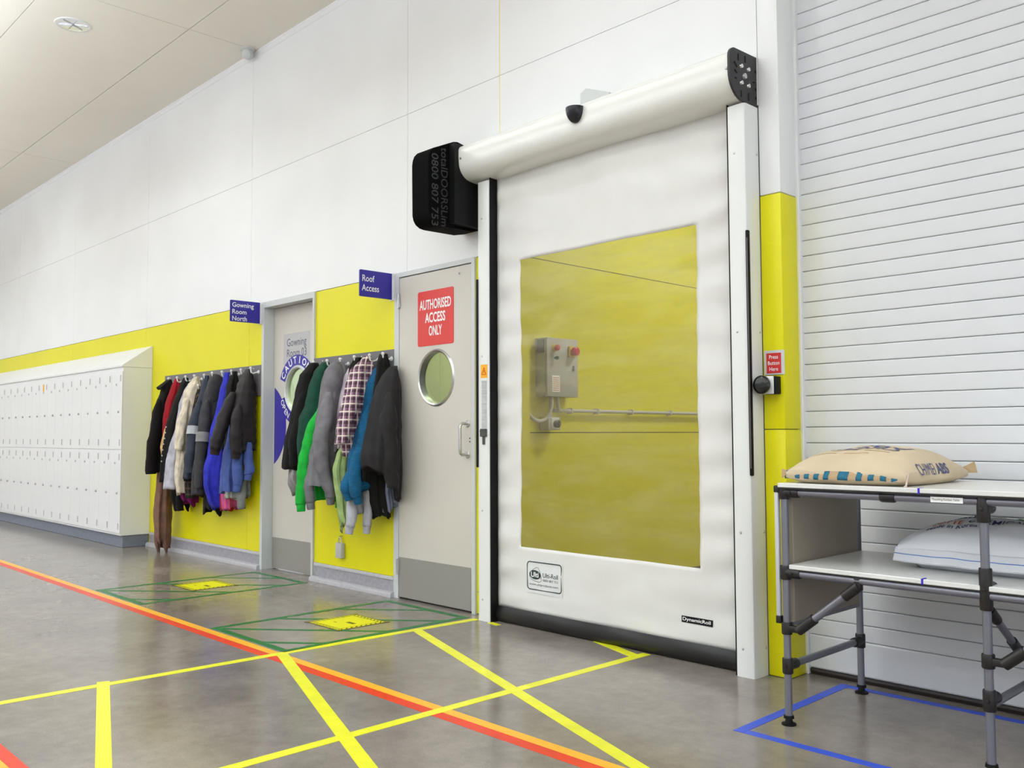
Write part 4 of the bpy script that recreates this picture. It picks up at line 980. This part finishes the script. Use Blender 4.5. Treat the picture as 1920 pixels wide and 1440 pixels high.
garment('puffer_jacket', 'black quilted puffer jacket next to the gowning room door', 'jacket', PUFF, -6.745, [(1.585, 3.52, .04), (1.53, 3.49, .065), (1.46, 3.46, .08), (1.38, 3.44, .09), (1.21, 3.40, .10), (1.04, 3.40, .10), (.93, 3.42, .095)], GL_, quilt=.012, fold=(3, .006), cuffm=DKRIB, collar=False,
        sleeves=[[(-6.80, 3.43, 1.40, .06), (-6.82, 3.36, 1.18, .062), (-6.83, 3.31, 1.0, .056), (-6.83, 3.305, .95, .05)], [(-6.70, 3.43, 1.3, .06), (-6.685, 3.40, 1.08, .058), (-6.68, 3.40, .92, .048)]])
garment('shirt', 'dark magenta shirt hem under the cream knit', 'shirt', MAG, -7.74, [(1.4, 3.52, .02), (.8, 3.42, .05), (.6, 3.41, .07), (.47, 3.44, .06)], GL_, hem=.03)
garment('sweater', 'black sweater hem under the light grey sweatshirt', 'sweater', BLK, -7.88, [(1.4, 3.53, .02), (.8, 3.44, .05), (.55, 3.42, .06), (.42, 3.45, .05)], GL_, sleeves=[[(-7.80, 3.46, .8, .04), (-7.79, 3.45, .6, .04), (-7.785, 3.45, .40, .033)]], hem=.03)
garment('sweater', 'black sweater hem to the left of the royal blue jacket', 'sweater', BLK2, -7.30, [(1.4, 3.54, .02), (.8, 3.48, .05), (.55, 3.45, .09), (.42, 3.46, .10)], GL_, hem=.03)
garment('shirt', 'black tartan shirt hem under the slate work jacket', 'shirt', F('cloth_dark_tartan', (40, 40, 36), 'plaid', (26, 24, 24), (92, 70, 60)), -7.56, [(1.4, 3.52, .02), (.8, 3.42, .05), (.65, 3.40, .07), (.53, 3.41, .065)], GL_)
garment('shirt', 'scarlet shirt hem right of the royal blue jacket', 'shirt', SCARL, -7.04, [(1.4, 3.53, .02), (.8, 3.47, .03), (.6, 3.45, .04), (.45, 3.46, .04)], GL_)
garment('shirt', 'pink shirt hem under the denim blue sweatshirt', 'shirt', PINK, -6.97, [(1.4, 3.53, .02), (.8, 3.46, .03), (.6, 3.44, .045), (.46, 3.45, .045)], GL_)
garment('sweatshirt', 'white and grey sweatshirt hem under the denim blue one', 'sweatshirt', F('cloth_off_white', (196, 196, 192)), -6.91, [(1.3, 3.53, .02), (.8, 3.46, .03), (.62, 3.43, .06), (.545, 3.43, .06)], GL_)
garment('shirt', 'grey green shirt with one long cuff under the denim sweatshirt', 'shirt', GREENGREY, -6.80, [(1.2, 3.53, .02), (.8, 3.46, .04), (.62, 3.45, .06), (.56, 3.46, .06)], GL_, sleeves=[[(-6.75, 3.5, .8, .04), (-6.745, 3.49, .62, .042), (-6.745, 3.49, .47, .034)]])

# reflective patches round two sleeves
def sleeve_ring(t, a, b, r, m): finish('reflective_patch', MB().tube([a, [(a[i] + b[i]) / 2 for i in range(3)], b], r, 20, cap=False, flat=.84), m, t, smooth=60)
sleeve_ring(wj, (-7.443, 3.408, 1.13), (-7.437, 3.396, 1.06), .064, SILVER)
sleeve_ring(dh, (-7.283, 3.413, 1.08), (-7.278, 3.405, 1.0), .064, GREYM)

# key safe on the wall below the coats
ks = thing('key_safe', 'small grey padlock box hanging on the yellow wall', 'lock box', (-5.475, 3.57, .19))
finish('body', MB().rbox(-5.515, -5.44, 3.565, 3.599, .195, .30, .006, 2), GREYBOX, ks)
finish('shackle', MB().tube([(-5.495, 3.582, .295), (-5.495, 3.582, .325), (-5.485, 3.582, .335), (-5.47, 3.582, .335), (-5.46, 3.582, .325), (-5.46, 3.582, .295)], .004, 8), STEEL, ks)
finish('peg', MB().cyl((-5.478, 3.6, .345), (-5.478, 3.575, .345), .004, 8), STEEL, ks)

# ================================================================== CEILING FITTINGS
def downlight(label, x, y):
    t = thing('downlight', label, 'ceiling light', (x, y, 4.2), 'recessed downlights in the ceiling')
    finish('trim_ring', MB().lathe([(.118, -.006), (.128, -.006), (.132, 0), (.118, 0)], (x, y, 4.23), (0, 0, 1), 40), POWDER, t)
    finish('reflector', MB().lathe([(.118, -.005), (.1, -.0035), (.07, -.0015), (.0001, -.001)], (x, y, 4.23), (0, 0, 1), 40), CHROME, t)
    for a in (0, 60, 120):
        c, s_ = cos(radians(a)) * .1, sin(radians(a)) * .1
        finish('louvre', MB().add([(x - c, y - s_, 4.2285), (x + c, y + s_, 4.2285), (x + c, y + s_, 4.222), (x - c, y - s_, 4.222)], [(0, 1, 2, 3)]), STEEL, t)
downlight('round recessed downlight in the ceiling above the gowning room door', -7.31, 2.325)
sd_ = thing('ceiling_detector', 'small white detector head at the joint of ceiling and wall', 'detector', (-6.815, 3.52, 4.2))
finish('base', MB().lathe([(.0001, 0), (.06, 0), (.06, -.012), (.05, -.018), (.0001, -.018)], (-6.80, 3.52, 4.23), (0, 0, 1), 28), SENSORW, sd_)
finish('head', MB().lathe([(.0001, .05), (.02, .048), (.04, .035), (.046, .012), (.042, -.01), (.03, -.02), (.0001, -.022)], (-6.80, 3.53, 4.19), (.35, -.75, -.35), 28), SENSORW, sd_)
finish('side_cap', MB().lathe([(.0001, .0), (.03, 0), (.03, .02), (.02, .03), (.0001, .032)], (-6.88, 3.55, 4.215), (0, -.3, -1), 20), SENSORW, sd_)

# ================================================================== BUTTON AND SIGN ON THE PIER
ps = thing('button_sign', 'red Press Button Here sign on a grey plate', 'sign', (-2.085, 3.595, 1.31))
finish('backing', MB().rbox(-2.1325, -2.036, 3.594, 3.5995, 1.308, 1.416, .001, 1), FRAMEW, ps)
finish('sign_face', MB().box(-2.121, -2.05, 3.5928, 3.594, 1.315, 1.404), REDSIGN2, ps)
lettering(ps, 'Press\nButton\nHere', (-2.0855, 3.5927, 1.325), (1, 0, 0), (0, 0, 1), h=.07, w=.056, align='CENTER', line=1.1, bold=.008)
pb = thing('push_button', 'large black mushroom push button below the red sign', 'button', (-2.09, 3.55, 1.225))
finish('housing', MB().rbox(-2.125, -2.055, 3.548, 3.5995, 1.222, 1.30, .004, 2), BLACKP, pb)
finish('housing_face', MB().rbox(-2.13, -2.06, 3.538, 3.549, 1.222, 1.30, .003, 2), POWDER, pb)
finish('button_head', MB().lathe([(.012, .03), (.012, .0), (.036, 0), (.04, -.008), (.04, -.018), (.034, -.026), (.02, -.031), (.0001, -.032)], (-2.097, 3.522, 1.262), (0, 1, 0), 36), mat('button_black', (22, 24, 24), .2), pb)

# ================================================================== CONTROL BOX IN THE PASSAGE
XW = -4.08
cb = thing('control_box', 'grey door control box with red buttons on the yellow passage wall', 'control box', (XW, 4.5, 1.3))
BXF = XW + .105; y0, y1, z0, z1 = 4.12, 4.41, 1.29, 1.664
finish('box_body', MB().rbox(XW, BXF - .018, y0, y1, z0, z1, .004, 2), GREYBOX, cb)
dr = finish('box_door', MB().rbox(BXF - .016, BXF, y0, y1, z0, z1, .004, 2), GREYBOX, cb)
finish('vent_grille', MB().rbox(XW + .02, BXF - .025, y0 - .008, y0 + .002, z1 - .095, z1 - .01, .003, 1), mat('vent_dark', (84, 84, 82), .5), cb)
def btn(y, z, r, m, base):
    if base: finish('button_base', MB().lathe([(.0001, .012), (r * 1.1, .012), (r * 1.3, 0)], (BXF, y, z), (1, 0, 0), 20), YELBTN, dr)
    finish('button', MB().lathe([(r * .6, .008), (r * .6, .02), (r, .022), (r, .034), (r * .7, .042), (.0001, .044)], (BXF, y, z), (1, 0, 0), 20), m, dr)
btn(4.185, z1 - .065, .019, REDBTN, True); btn(4.182, z1 - .13, .011, GREENBTN, False)
finish('isolator_plate', MB().rbox(BXF, BXF + .014, 4.315, 4.38, z1 - .115, z1 - .045, .003, 1), YELBTN, dr)
finish('isolator_knob', MB().lathe([(.02, 0), (.028, .01), (.028, .034), (.02, .04), (.0001, .04)], (BXF + .014, 4.348, z1 - .08), (1, 0, 0), 24), REDBTN, dr)
finish('door_lock', MB().rbox(BXF, BXF + .006, 4.356, 4.372, z1 - .205, z1 - .17, .002, 1), mat('lock_dark', (70, 70, 70), .4), dr)
lb = finish('data_label', MB().box(BXF, BXF + .001, 4.165, 4.235, z0 + .03, z0 + .135), WHITEINK, dr)
tl = MB()
for k in range(7): tl.box(BXF + .001, BXF + .0014, 4.172, 4.228, z0 + .04 + k * .013, z0 + .043 + k * .013)
finish('label_lines', tl, REDINK, lb)
iso = thing('isolator_switch', 'small grey isolator switch below the control box', 'switch', (XW, 4.2, 1.08))
finish('switch_body', MB().rbox(XW, XW + .085, 4.15, 4.26, 1.078, 1.162, .006, 2), PVC, iso)
finish('switch_plate', MB().rbox(XW + .085, XW + .089, 4.175, 4.245, 1.085, 1.155, .002, 1), WHITEINK, iso)
finish('switch_knob', MB().lathe([(.024, 0), (.026, .02), (.018, .026), (.0001, .026)], (XW + .089, 4.215, 1.118), (1, 0, 0), 22).rbox(XW + .1, XW + .122, 4.21, 4.22, 1.098, 1.138, .002, 1), mat('knob_grey', (92, 94, 92), .4), iso)
def smooth_path(pts, n=8): return [p[:3] for p in catmull([(*p, 0) for p in pts], n)]
cd = thing('conduit', 'grey plastic conduit running from the control box along the wall', 'conduit', (XW, 5, 1.2))
finish('pipe', MB().tube(smooth_path([(XW + .07, 4.25, 1.29), (XW + .07, 4.255, 1.235), (XW + .05, 4.29, 1.208), (XW + .03, 4.38, 1.205), (XW + .03, 4.7, 1.205), (XW + .03, 9.6, 1.205)], 6), .0115, 12), PVC, cd)
for y in (4.42, 4.68, 5.05, 5.5, 6.0, 6.6): finish('saddle_clip', MB().rbox(XW, XW + .045, y - .008, y + .008, 1.186, 1.224, .003, 1), PVC, cd)
fx = finish('flexible_conduit', MB().tube(smooth_path([(XW + .08, 4.185, 1.29), (XW + .08, 4.182, 1.22), (XW + .07, 4.15, 1.155), (XW + .06, 4.09, 1.135), (XW + .05, 4.03, 1.16), (XW + .05, 3.99, 1.22), (XW + .05, 4.0, 1.35), (XW + .05, 3.99, 1.6)], 8), .012, 12), PVC); tag(fx, 'grey flexible conduit looping below the control box', 'conduit')
sd2 = finish('short_conduit', MB().tube([(XW + .05, 4.205, 1.29), (XW + .05, 4.205, 1.16)], .011, 12), PVC); tag(sd2, 'short grey conduit joining control box and isolator switch', 'conduit')

# ================================================================== PIPE-FRAME TABLE
tb = thing('pipe_frame_table', 'grey pipe-frame table with black joints and two white shelves', 'table', (-1.1, 3.33, 0))
YF, YB, XL, XM, XR = 3.045, 3.62, -1.735, -1.05, -.36
R_ = .0135; ZT, ZS = .848, .545
def pipe(name, a, b, r=R_): return finish(name, MB().cyl(a, b, r, 16), PIPE, tb)
def post(x, y, ztop=ZT + .004):
    p = pipe('post', (x, y, .03), (x, y, ztop))
    finish('foot', MB().lathe([(.0001, 0), (.026, 0), (.026, .006), (.014, .01), (.012, .022), (.019, .024), (.0175, .034), (.0001, .034)], (x, y, 0), (0, 0, 1), 20), BLACKP, p)
    return p
for x in (XL, XM, XR):
    for y in (YF, YB): post(x, y)
for y in (YF, YB):
    for z in (ZT - .012, ZS): pipe('rail', (XL, y, z), (XR, y, z))
for x in (XL, XM, XR):
    for z in (ZT - .012, ZS, .21): pipe('cross_rail', (x, YF, z), (x, YB, z))
def joint(x, y, z, dx=0, dy=0, h=.06, r=.0195, l=.055):
    mb = MB().tube([(x, y, z - h / 2), (x, y, z - h / 2 + .004), (x, y, z + h / 2 - .004), (x, y, z + h / 2)], [r * .92, r, r, r * .92], 16)
    if dx: mb.tube([(x, y, z), (x + dx * l, y, z), (x + dx * (l + .004), y, z)], [r * .98, r * .98, r * .9], 14)
    if dy: mb.tube([(x, y, z), (x, y + dy * l, z), (x, y + dy * (l + .004), z)], [r * .98, r * .98, r * .9], 14)
    mb.lathe([(.0001, -.004), (.006, -.003), (.007, 0)], (x + dx * .03, y - r * .98, z), (0, 1, 0), 10)
    return finish('joint', mb, JOINT, tb)
for y, d in ((YF, 1), (YB, -1)):
    joint(XL, y, ZT - .012, 1, d, .05); joint(XL, y, ZS, 1, d, .05); joint(XL, y, .21, 0, d, .055)
    joint(XM, y, ZT - .035, 0, d, .085); joint(XM, y, ZS + .02, 0, d, .13); joint(XM, y, .225, 0, d, .065)
    joint(XR, y, ZT - .012, -1, d, .05); joint(XR, y, ZS, -1, d, .05); joint(XR, y, .21, 0, d, .055)
finish('rail_coupling', MB().tube([(-1.375, YF, ZT - .012), (-1.37, YF, ZT - .012), (-1.33, YF, ZT - .012), (-1.325, YF, ZT - .012)], [.0165, .0185, .0185, .0165], 16), JOINT, tb)
# diagonal braces from the post to the shelf rail
def brace(xp, xr, y, z0=.345, z1=ZS - .02):
    d = Vector((xr - xp, 0, z1 - z0)).normalized(); s_ = 1 if xr > xp else -1
    a = Vector((xp + s_ * .05, y, z0)); b = Vector((xr, y, z1)); d = (b - a).normalized()
    p = pipe('brace', a + d * .05, b - d * .04)
    e = MB().tube([(xp, y, z0 - .022), (xp, y, z0 - .018), (xp, y, z0 + .018), (xp, y, z0 + .022)], [.018, .0195, .0195, .018], 16)
    e.rbox(min(xp, xp + s_ * .06), max(xp, xp + s_ * .06), y - .012, y + .012, z0 - .012, z0 + .012, .005, 2)
    e.tube([a - d * .006, a + d * .075], .0185, 14)
    finish('brace_joint', e, JOINT, p)
    finish('brace_joint', MB().tube([b - d * .065, b + d * .004], .0185, 14).rbox(xr - .013, xr + .013, y - .013, y + .013, z1 - .014, ZS + .018, .005, 2), JOINT, p)
brace(XL, -1.462, YF); brace(XM, -.78, YF); brace(XR, -.64, YF)
# small gusset braces front to back on the middle post
def ybrace(x, ya, yb, z0, z1):
    p = pipe('brace', (x, ya, z0), (x, yb, z1), .012)
    finish('brace_joint', MB().tube([(x, ya, z0), (x, ya + (yb - ya) * .25, z0 + (z1 - z0) * .25)], .0165, 12), JOINT, p)
    finish('brace_joint', MB().tube([(x, yb - (yb - ya) * .25, z1 - (z1 - z0) * .25), (x, yb, z1)], .0165, 12), JOINT, p)
ybrace(XM, YF + .02, YF + .28, ZS - .045, .33)
# boards
finish('table_board', MB().rbox(XL - .015, XR + .02, YF - .022, YB + .02, ZT + .006, ZT + .022, .002, 1), BOARD, tb)
finish('table_board_edge', MB().box(XL - .015, XR + .02, YF - .0215, YF - .012, ZT, ZT + .0055), JOINT, tb)
finish('shelf_board', MB().rbox(XL + .02, XR - .02, YF - .014, YB - .01, ZS + .015, ZS + .031, .002, 1), BOARD, tb)
finish('shelf_board_edge', MB().box(XL + .02, XR - .02, YF - .0135, YF - .005, ZS + .011, ZS + .0145), JOINT, tb)
# hanging end panel at the left with an edge rail
pn = finish('end_panel', MB().rbox(XL - .012, XL + .012, YF + .035, YB - .025, .36, ZT - .028, .002, 1), BEIGE, tb); pn['label'] = 'beige board closing the left end of the table'
er = finish('edge_rail', MB().rbox(XL - .034, XL - .019, YF - .014, YF + .004, .385, ZT - .012, .003, 2), mat('edge_rail_grey', (196, 196, 204), .35), tb)
finish('edge_rail_cap', MB().rbox(XL - .036, XL - .016, YF - .016, YF + .006, .36, .388, .003, 2), JOINT, er)
finish('edge_rail_cap', MB().rbox(XL - .036, XL - .012, YF - .016, YF + .006, ZT - .014, ZT + .012, .004, 2), JOINT, er)
finish('panel_rail', MB().rbox(XL - .013, XL + .013, YF + .03, YB - .02, .35, .366, .002, 1), PIPE, pn)
nm = finish('name_label', MB().box(-1.205, -1.105, YF - .0155, YF - .0138, ZT - .021, ZT - .003), WHITEINK, tb); nm['label'] = 'white Moulding Kanban Table label'
lettering(nm, 'Moulding Kanban Table', (-1.2, YF - .0156, ZT - .016), (1, 0, 0), (0, 0, 1), h=.0085, w=.085, m=SIGNK)
for z, yy in ((ZT + .004, YF - .0225), (ZS + .014, YF - .0145)):
    finish('blue_mark', MB().box(-1.243, -1.236, yy, yy + .03, z, z + .0185), BLUEMARK, tb)

# ================================================================== BAGS
def pillow(cx, cy_, lx, ly, h, z0, p=2.6, nx=36, ny=36, sag=0, seed=0, wr=.004, q=.5, low=.32):
    def hfun(x, y):
        u = max(-1, min(1, (x - cx) / lx)); v = max(-1, min(1, (y - cy_) / ly))
        e = max(0, (1 - abs(u) ** p)) ** q * max(0, (1 - abs(v) ** p)) ** q
        return e * (1 + .12 * noise.noise((u * 1.6 + seed, v * 1.6, seed))) + wr / h * noise.noise((u * 6 + seed, v * 6, seed)) * min(1, e * 3)
    zm = z0 + h * low
    def top(x, y): return zm + (h - h * low) * hfun(x, y)
    def bot(x, y): return zm - h * low * min(1, hfun(x, y) * 1.9)
    vs = []; fs = []
    for i in range(nx + 1):
        for j in range(ny + 1):
            a = sin(-pi / 2 + pi * i / nx); b = sin(-pi / 2 + pi * j / ny)
            x = cx + lx * a * (1 - .05 * b * b); y = cy_ + ly * b * (1 - .05 * a * a)
            vs.append((x, y, top(x, y)))
    N = len(vs)
    for i in range(nx + 1):
        for j in range(ny + 1):
            x, y, _ = vs[i * (ny + 1) + j]; vs.append((x, y, min(bot(x, y), vs[i * (ny + 1) + j][2] - .0002)))
    for i in range(nx):
        for j in range(ny):
            a = i * (ny + 1) + j
            fs.append((a, a + ny + 1, a + ny + 2, a + 1)); fs.append((N + a, N + a + 1, N + a + ny + 2, N + a + ny + 1))
    rim = [i * (ny + 1) for i in range(nx + 1)] + [nx * (ny + 1) + j for j in range(1, ny + 1)] + [i * (ny + 1) + ny for i in range(nx - 1, -1, -1)] + [j for j in range(ny - 1, 0, -1)]
    for k in range(len(rim)): a, b = rim[k], rim[(k + 1) % len(rim)]; fs.append((a, b, N + b, N + a))
    return MB().add(vs, fs), top
ZTOP = ZT + .0225
kb = thing('paper_sack', 'tan paper sack printed CHIMEI ABS lying on the table', 'sack', (-1.5, 3.34, ZTOP))
bcx, bcy, blx, bly, bh = -1.515, 3.335, .232, .29, .128
mbk, ktop = pillow(bcx, bcy, blx, bly, bh, ZTOP, p=3.2, seed=2, q=.55, low=.2)
body = finish('sack_body', mbk, PAPER, kb, smooth=180)
# sewn end facing the front, folded flap with teal stripes
fz = ZTOP + .042; yfe = bcy - bly
def endflap(x): return yfe + .016 + .026 * ((x - bcx) / blx) ** 2
vs = []; fs = []; nf = 30
for k in range(nf + 1):
    x = bcx - blx * .98 + 2 * blx * .95 * k / nf
    w = .006 * noise.noise((x * 14, 1, 0)); y = endflap(x)
    for (dy_, dz_) in ((.03, .012), (-.012, .004 + w), (-.022, -.016 + w), (-.02, -.026 + w), (-.008, -.02), (.03, -.008)): vs.append((x, y + dy_, fz + dz_))
for k in range(nf):
    for q in range(6): fs.append((k * 6 + q, k * 6 + (q + 1) % 6, (k + 1) * 6 + (q + 1) % 6, (k + 1) * 6 + q))
fs += [tuple(range(6)), tuple(nf * 6 + q for q in range(6))]
fp = finish('sewn_flap', MB().add(vs, fs), PAPERD, kb, smooth=50)
def flap_patch(xa, xb, name, m):
    mb = MB(); v = []; f = []; st = 4
    for k in range(st + 1):
        x = xa + (xb - xa) * k / st; w = .006 * noise.noise((x * 14, 1, 0)); y = endflap(x)
        v += [(x + .003, y - .0128, fz + .0045 + w), (x, y - .0232, fz - .016 + w), (x, y - .0212, fz - .0258 + w)]
    for k in range(st):
        for q in range(2): f.append((k * 3 + q, k * 3 + q + 1, (k + 1) * 3 + q + 1, (k + 1) * 3 + q))
    o = finish(name, mb.add(v, f), m, fp, smooth=60); s2 = o.modifiers.new('thickness', 'SOLIDIFY'); s2.thickness = .0006; s2.offset = 0
for fr_ in (.10, .185, .27, .355, .62, .71, .80, .88):
    xa = bcx - blx * .98 + 2 * blx * .98 * fr_; flap_patch(xa, xa + .020, 'teal_stripe', TEAL)
for fr_, wd in ((.0, .03), (.475, .03), (.53, .012)):
    xa = bcx - blx * .98 + 2 * blx * .98 * fr_; flap_patch(xa, xa + wd, 'teal_mark', TEAL)
finish('string', MB().tube([(bcx + blx * .96, yfe + .03, fz + .0), (bcx + blx * .955, yfe + .018, fz - .02), (bcx + blx * .95, yfe + .012, fz - .045), (bcx + blx * .965, yfe - .006, ZTOP + .003)], .0032, 8), mat('pink_string', (214, 190, 178), .8), kb)
finish('corner_ear', MB().add([(bcx - blx * .96, yfe + .035, fz), (bcx - blx * 1.04, yfe + .022, fz + .008), (bcx - blx * 1.02, yfe + .012, fz - .026), (bcx - blx * .93, yfe + .012, fz - .01),
                              (bcx - blx * .96, yfe + .039, fz), (bcx - blx * 1.04, yfe + .028, fz + .008), (bcx - blx * 1.02, yfe + .018, fz - .026), (bcx - blx * .93, yfe + .018, fz - .01)],
                             [(0, 1, 2, 3), (4, 7, 6, 5), (0, 4, 5, 1), (1, 5, 6, 2), (2, 6, 7, 3), (3, 7, 4, 0)]), PAPERD, kb, smooth=0)
finish('corner_ear', MB().add([(bcx + blx * .9, bcy + bly * .9, fz + .01), (bcx + blx * 1.02, bcy + bly * 1.03, fz + .03), (bcx + blx * 1.05, bcy + bly * 1.05, fz - .012), (bcx + blx * .92, bcy + bly * .95, fz - .012),
                              (bcx + blx * .88, bcy + bly * .92, fz + .01), (bcx + blx * 1.0, bcy + bly * 1.05, fz + .03), (bcx + blx * 1.03, bcy + bly * 1.07, fz - .012), (bcx + blx * .9, bcy + bly * .97, fz - .012)],
                             [(0, 1, 2, 3), (4, 7, 6, 5), (0, 4, 5, 1), (1, 5, 6, 2), (2, 6, 7, 3), (3, 7, 4, 0)]), PAPERD, kb, smooth=0)
def on_k(p): return Vector((p.x, p.y, ktop(p.x, p.y) + .0008))
lettering(body, 'CHIMEI', (bcx + .13, bcy - .085, 0), (-1, 0, 0), (0, -1, 0), h=.055, w=.26, m=NAVYINK, conform=on_k, bold=.01)
lettering(body, 'ABS', (bcx + .13, bcy + .03, 0), (-1, 0, 0), (0, -1, 0), h=.06, w=.2, m=NAVYINK, conform=on_k, bold=.012)
for xa, xb, yy in ((-.03, .06, -.205), (-.15, -.06, -.205), (.03, .12, -.17), (-.1, 0, -.16)):
    vv = [(bcx + xa + (xb - xa) * k / 8, bcy + yy + e_) for e_ in (0, .006) for k in range(9)]
    o = finish('print_line', MB().add([(a, b, ktop(a, b) + .0009) for a, b in vv], [(k, k + 1, 10 + k, 9 + k) for k in range(8)]), PAPERD, body, smooth=0)
    s2 = o.modifiers.new('thickness', 'SOLIDIFY'); s2.thickness = .0004; s2.offset = 0
# print on the long side facing right: follow the side of the sack
def on_side(p):
    # p.z as wanted height, find x on the surface for this y
    lo, hi = bcx, bcx + blx * .999
    for _ in range(26):
        md = (lo + hi) / 2
        if ktop(md, p.y) > p.z: lo = md
        else: hi = md
    return Vector((lo + .0012, p.y, p.z + .0006))
lettering(body, 'CHIMEI', (0, 3.150, ZTOP + .034), (0, 1, 0), (0, 0, 1), h=.04, w=.136, m=NAVYINK, conform=on_side, bold=0, space=1.12)
lettering(body, 'ABS', (0, 3.302, ZTOP + .035), (0, 1, 0), (0, 0, 1), h=.038, w=.1, m=NAVYINK, conform=on_side, bold=.02)

ZSH = ZS + .0315
wbk = thing('woven_sack', 'white woven sack printed LOTTE CHEMICAL on the lower shelf', 'sack', (-1.13, 3.42, ZSH))
wcx, wcy, wlx, wly, wh = -1.09, 3.43, .345, .175, .175
mbw, wtop = pillow(wcx, wcy, wlx, wly, wh, ZSH, p=2.5, seed=7, wr=.012, q=.5, low=.34)
wbody = finish('sack_body', mbw, POLYW, wbk, smooth=180)
wz = ZSH + wh * .34; wyf = wcy - wly
vs = []; fs = []; nf = 30
for k in range(nf + 1):
    x = wcx - wlx * .98 + 2 * wlx * .98 * k / nf; w = .005 * noise.noise((x * 11, 5, 0)); y = wyf - .004 + .03 * abs((x - wcx) / wlx) ** 3
    for (dy_, dz_) in ((.04, .014), (-.008, .008 + w), (-.034, -.034 + w), (-.031, -.039 + w), (-.002, -.012), (.04, -.01)): vs.append((x, y + dy_, wz + dz_))
for k in range(nf):
    for q in range(6): fs.append((k * 6 + q, k * 6 + (q + 1) % 6, (k + 1) * 6 + (q + 1) % 6, (k + 1) * 6 + q))
fs += [tuple(range(6)), tuple(nf * 6 + q for q in range(6))]
wf = finish('sewn_flap', MB().add(vs, fs), POLYW, wbk, smooth=50)
finish('blue_stitching', MB().tube([(wcx - wlx * .98 + 2 * wlx * .98 * k / 30, wyf - .004 + .03 * abs((2 * k / 30 - 1) * .98) ** 3 - .0215, wz - .012 + .005 * noise.noise(((wcx - wlx * .98 + 2 * wlx * .98 * k / 30) * 11, 5, 0))) for k in range(31)], .0014, 6), BLUEBAG, wf)
def on_w(p): return Vector((p.x, p.y, wtop(p.x, p.y) + .0008))
lettering(wbody, 'ANPELEN', (-1.30, 3.39, 0), (1, 0, 0), (0, 1, 0), h=.036, w=.13, m=NAVYBAG, conform=on_w, bold=.012)
lettering(wbody, 'LOTTE', (-1.325, 3.34, 0), (1, 0, 0), (0, 1, 0), h=.028, w=.10, m=REDBAG, conform=on_w, bold=.012)
lettering(wbody, 'CHEMICAL', (-1.205, 3.34, 0), (1, 0, 0), (0, 1, 0), h=.028, w=.19, m=NAVYBAG, conform=on_w, bold=.012)
lettering(wbody, 'Made in Korea', (-1.335, 3.31, 0), (1, 0, 0), (0, 1, 0), h=.022, w=.17, m=NAVYBAG, conform=on_w, bold=.01)
cv = [(-1.06, 3.40, .006), (-1.03, 3.395, .012), (-.99, 3.39, .016), (-.96, 3.405, .018), (-.935, 3.43, .02), (-.91, 3.445, .02), (-.87, 3.435, .018), (-.83, 3.41, .014)]
vs = []; fs = []
cvs = catmull([(a, b, c, 0) for a, b, c in cv], 5)
for (a, b, c, _) in cvs: vs += [(a, b - c, wtop(a, b - c) + .0012), (a, b + c, wtop(a, b + c) + .0012)]
for k in range(len(cvs) - 1): fs.append((2 * k, 2 * k + 2, 2 * k + 3, 2 * k + 1))
o = finish('green_swoosh', MB().add(vs, fs), GREENBAG, wbody, smooth=180); s2 = o.modifiers.new('thickness', 'SOLIDIFY'); s2.thickness = .0006; s2.offset = 0
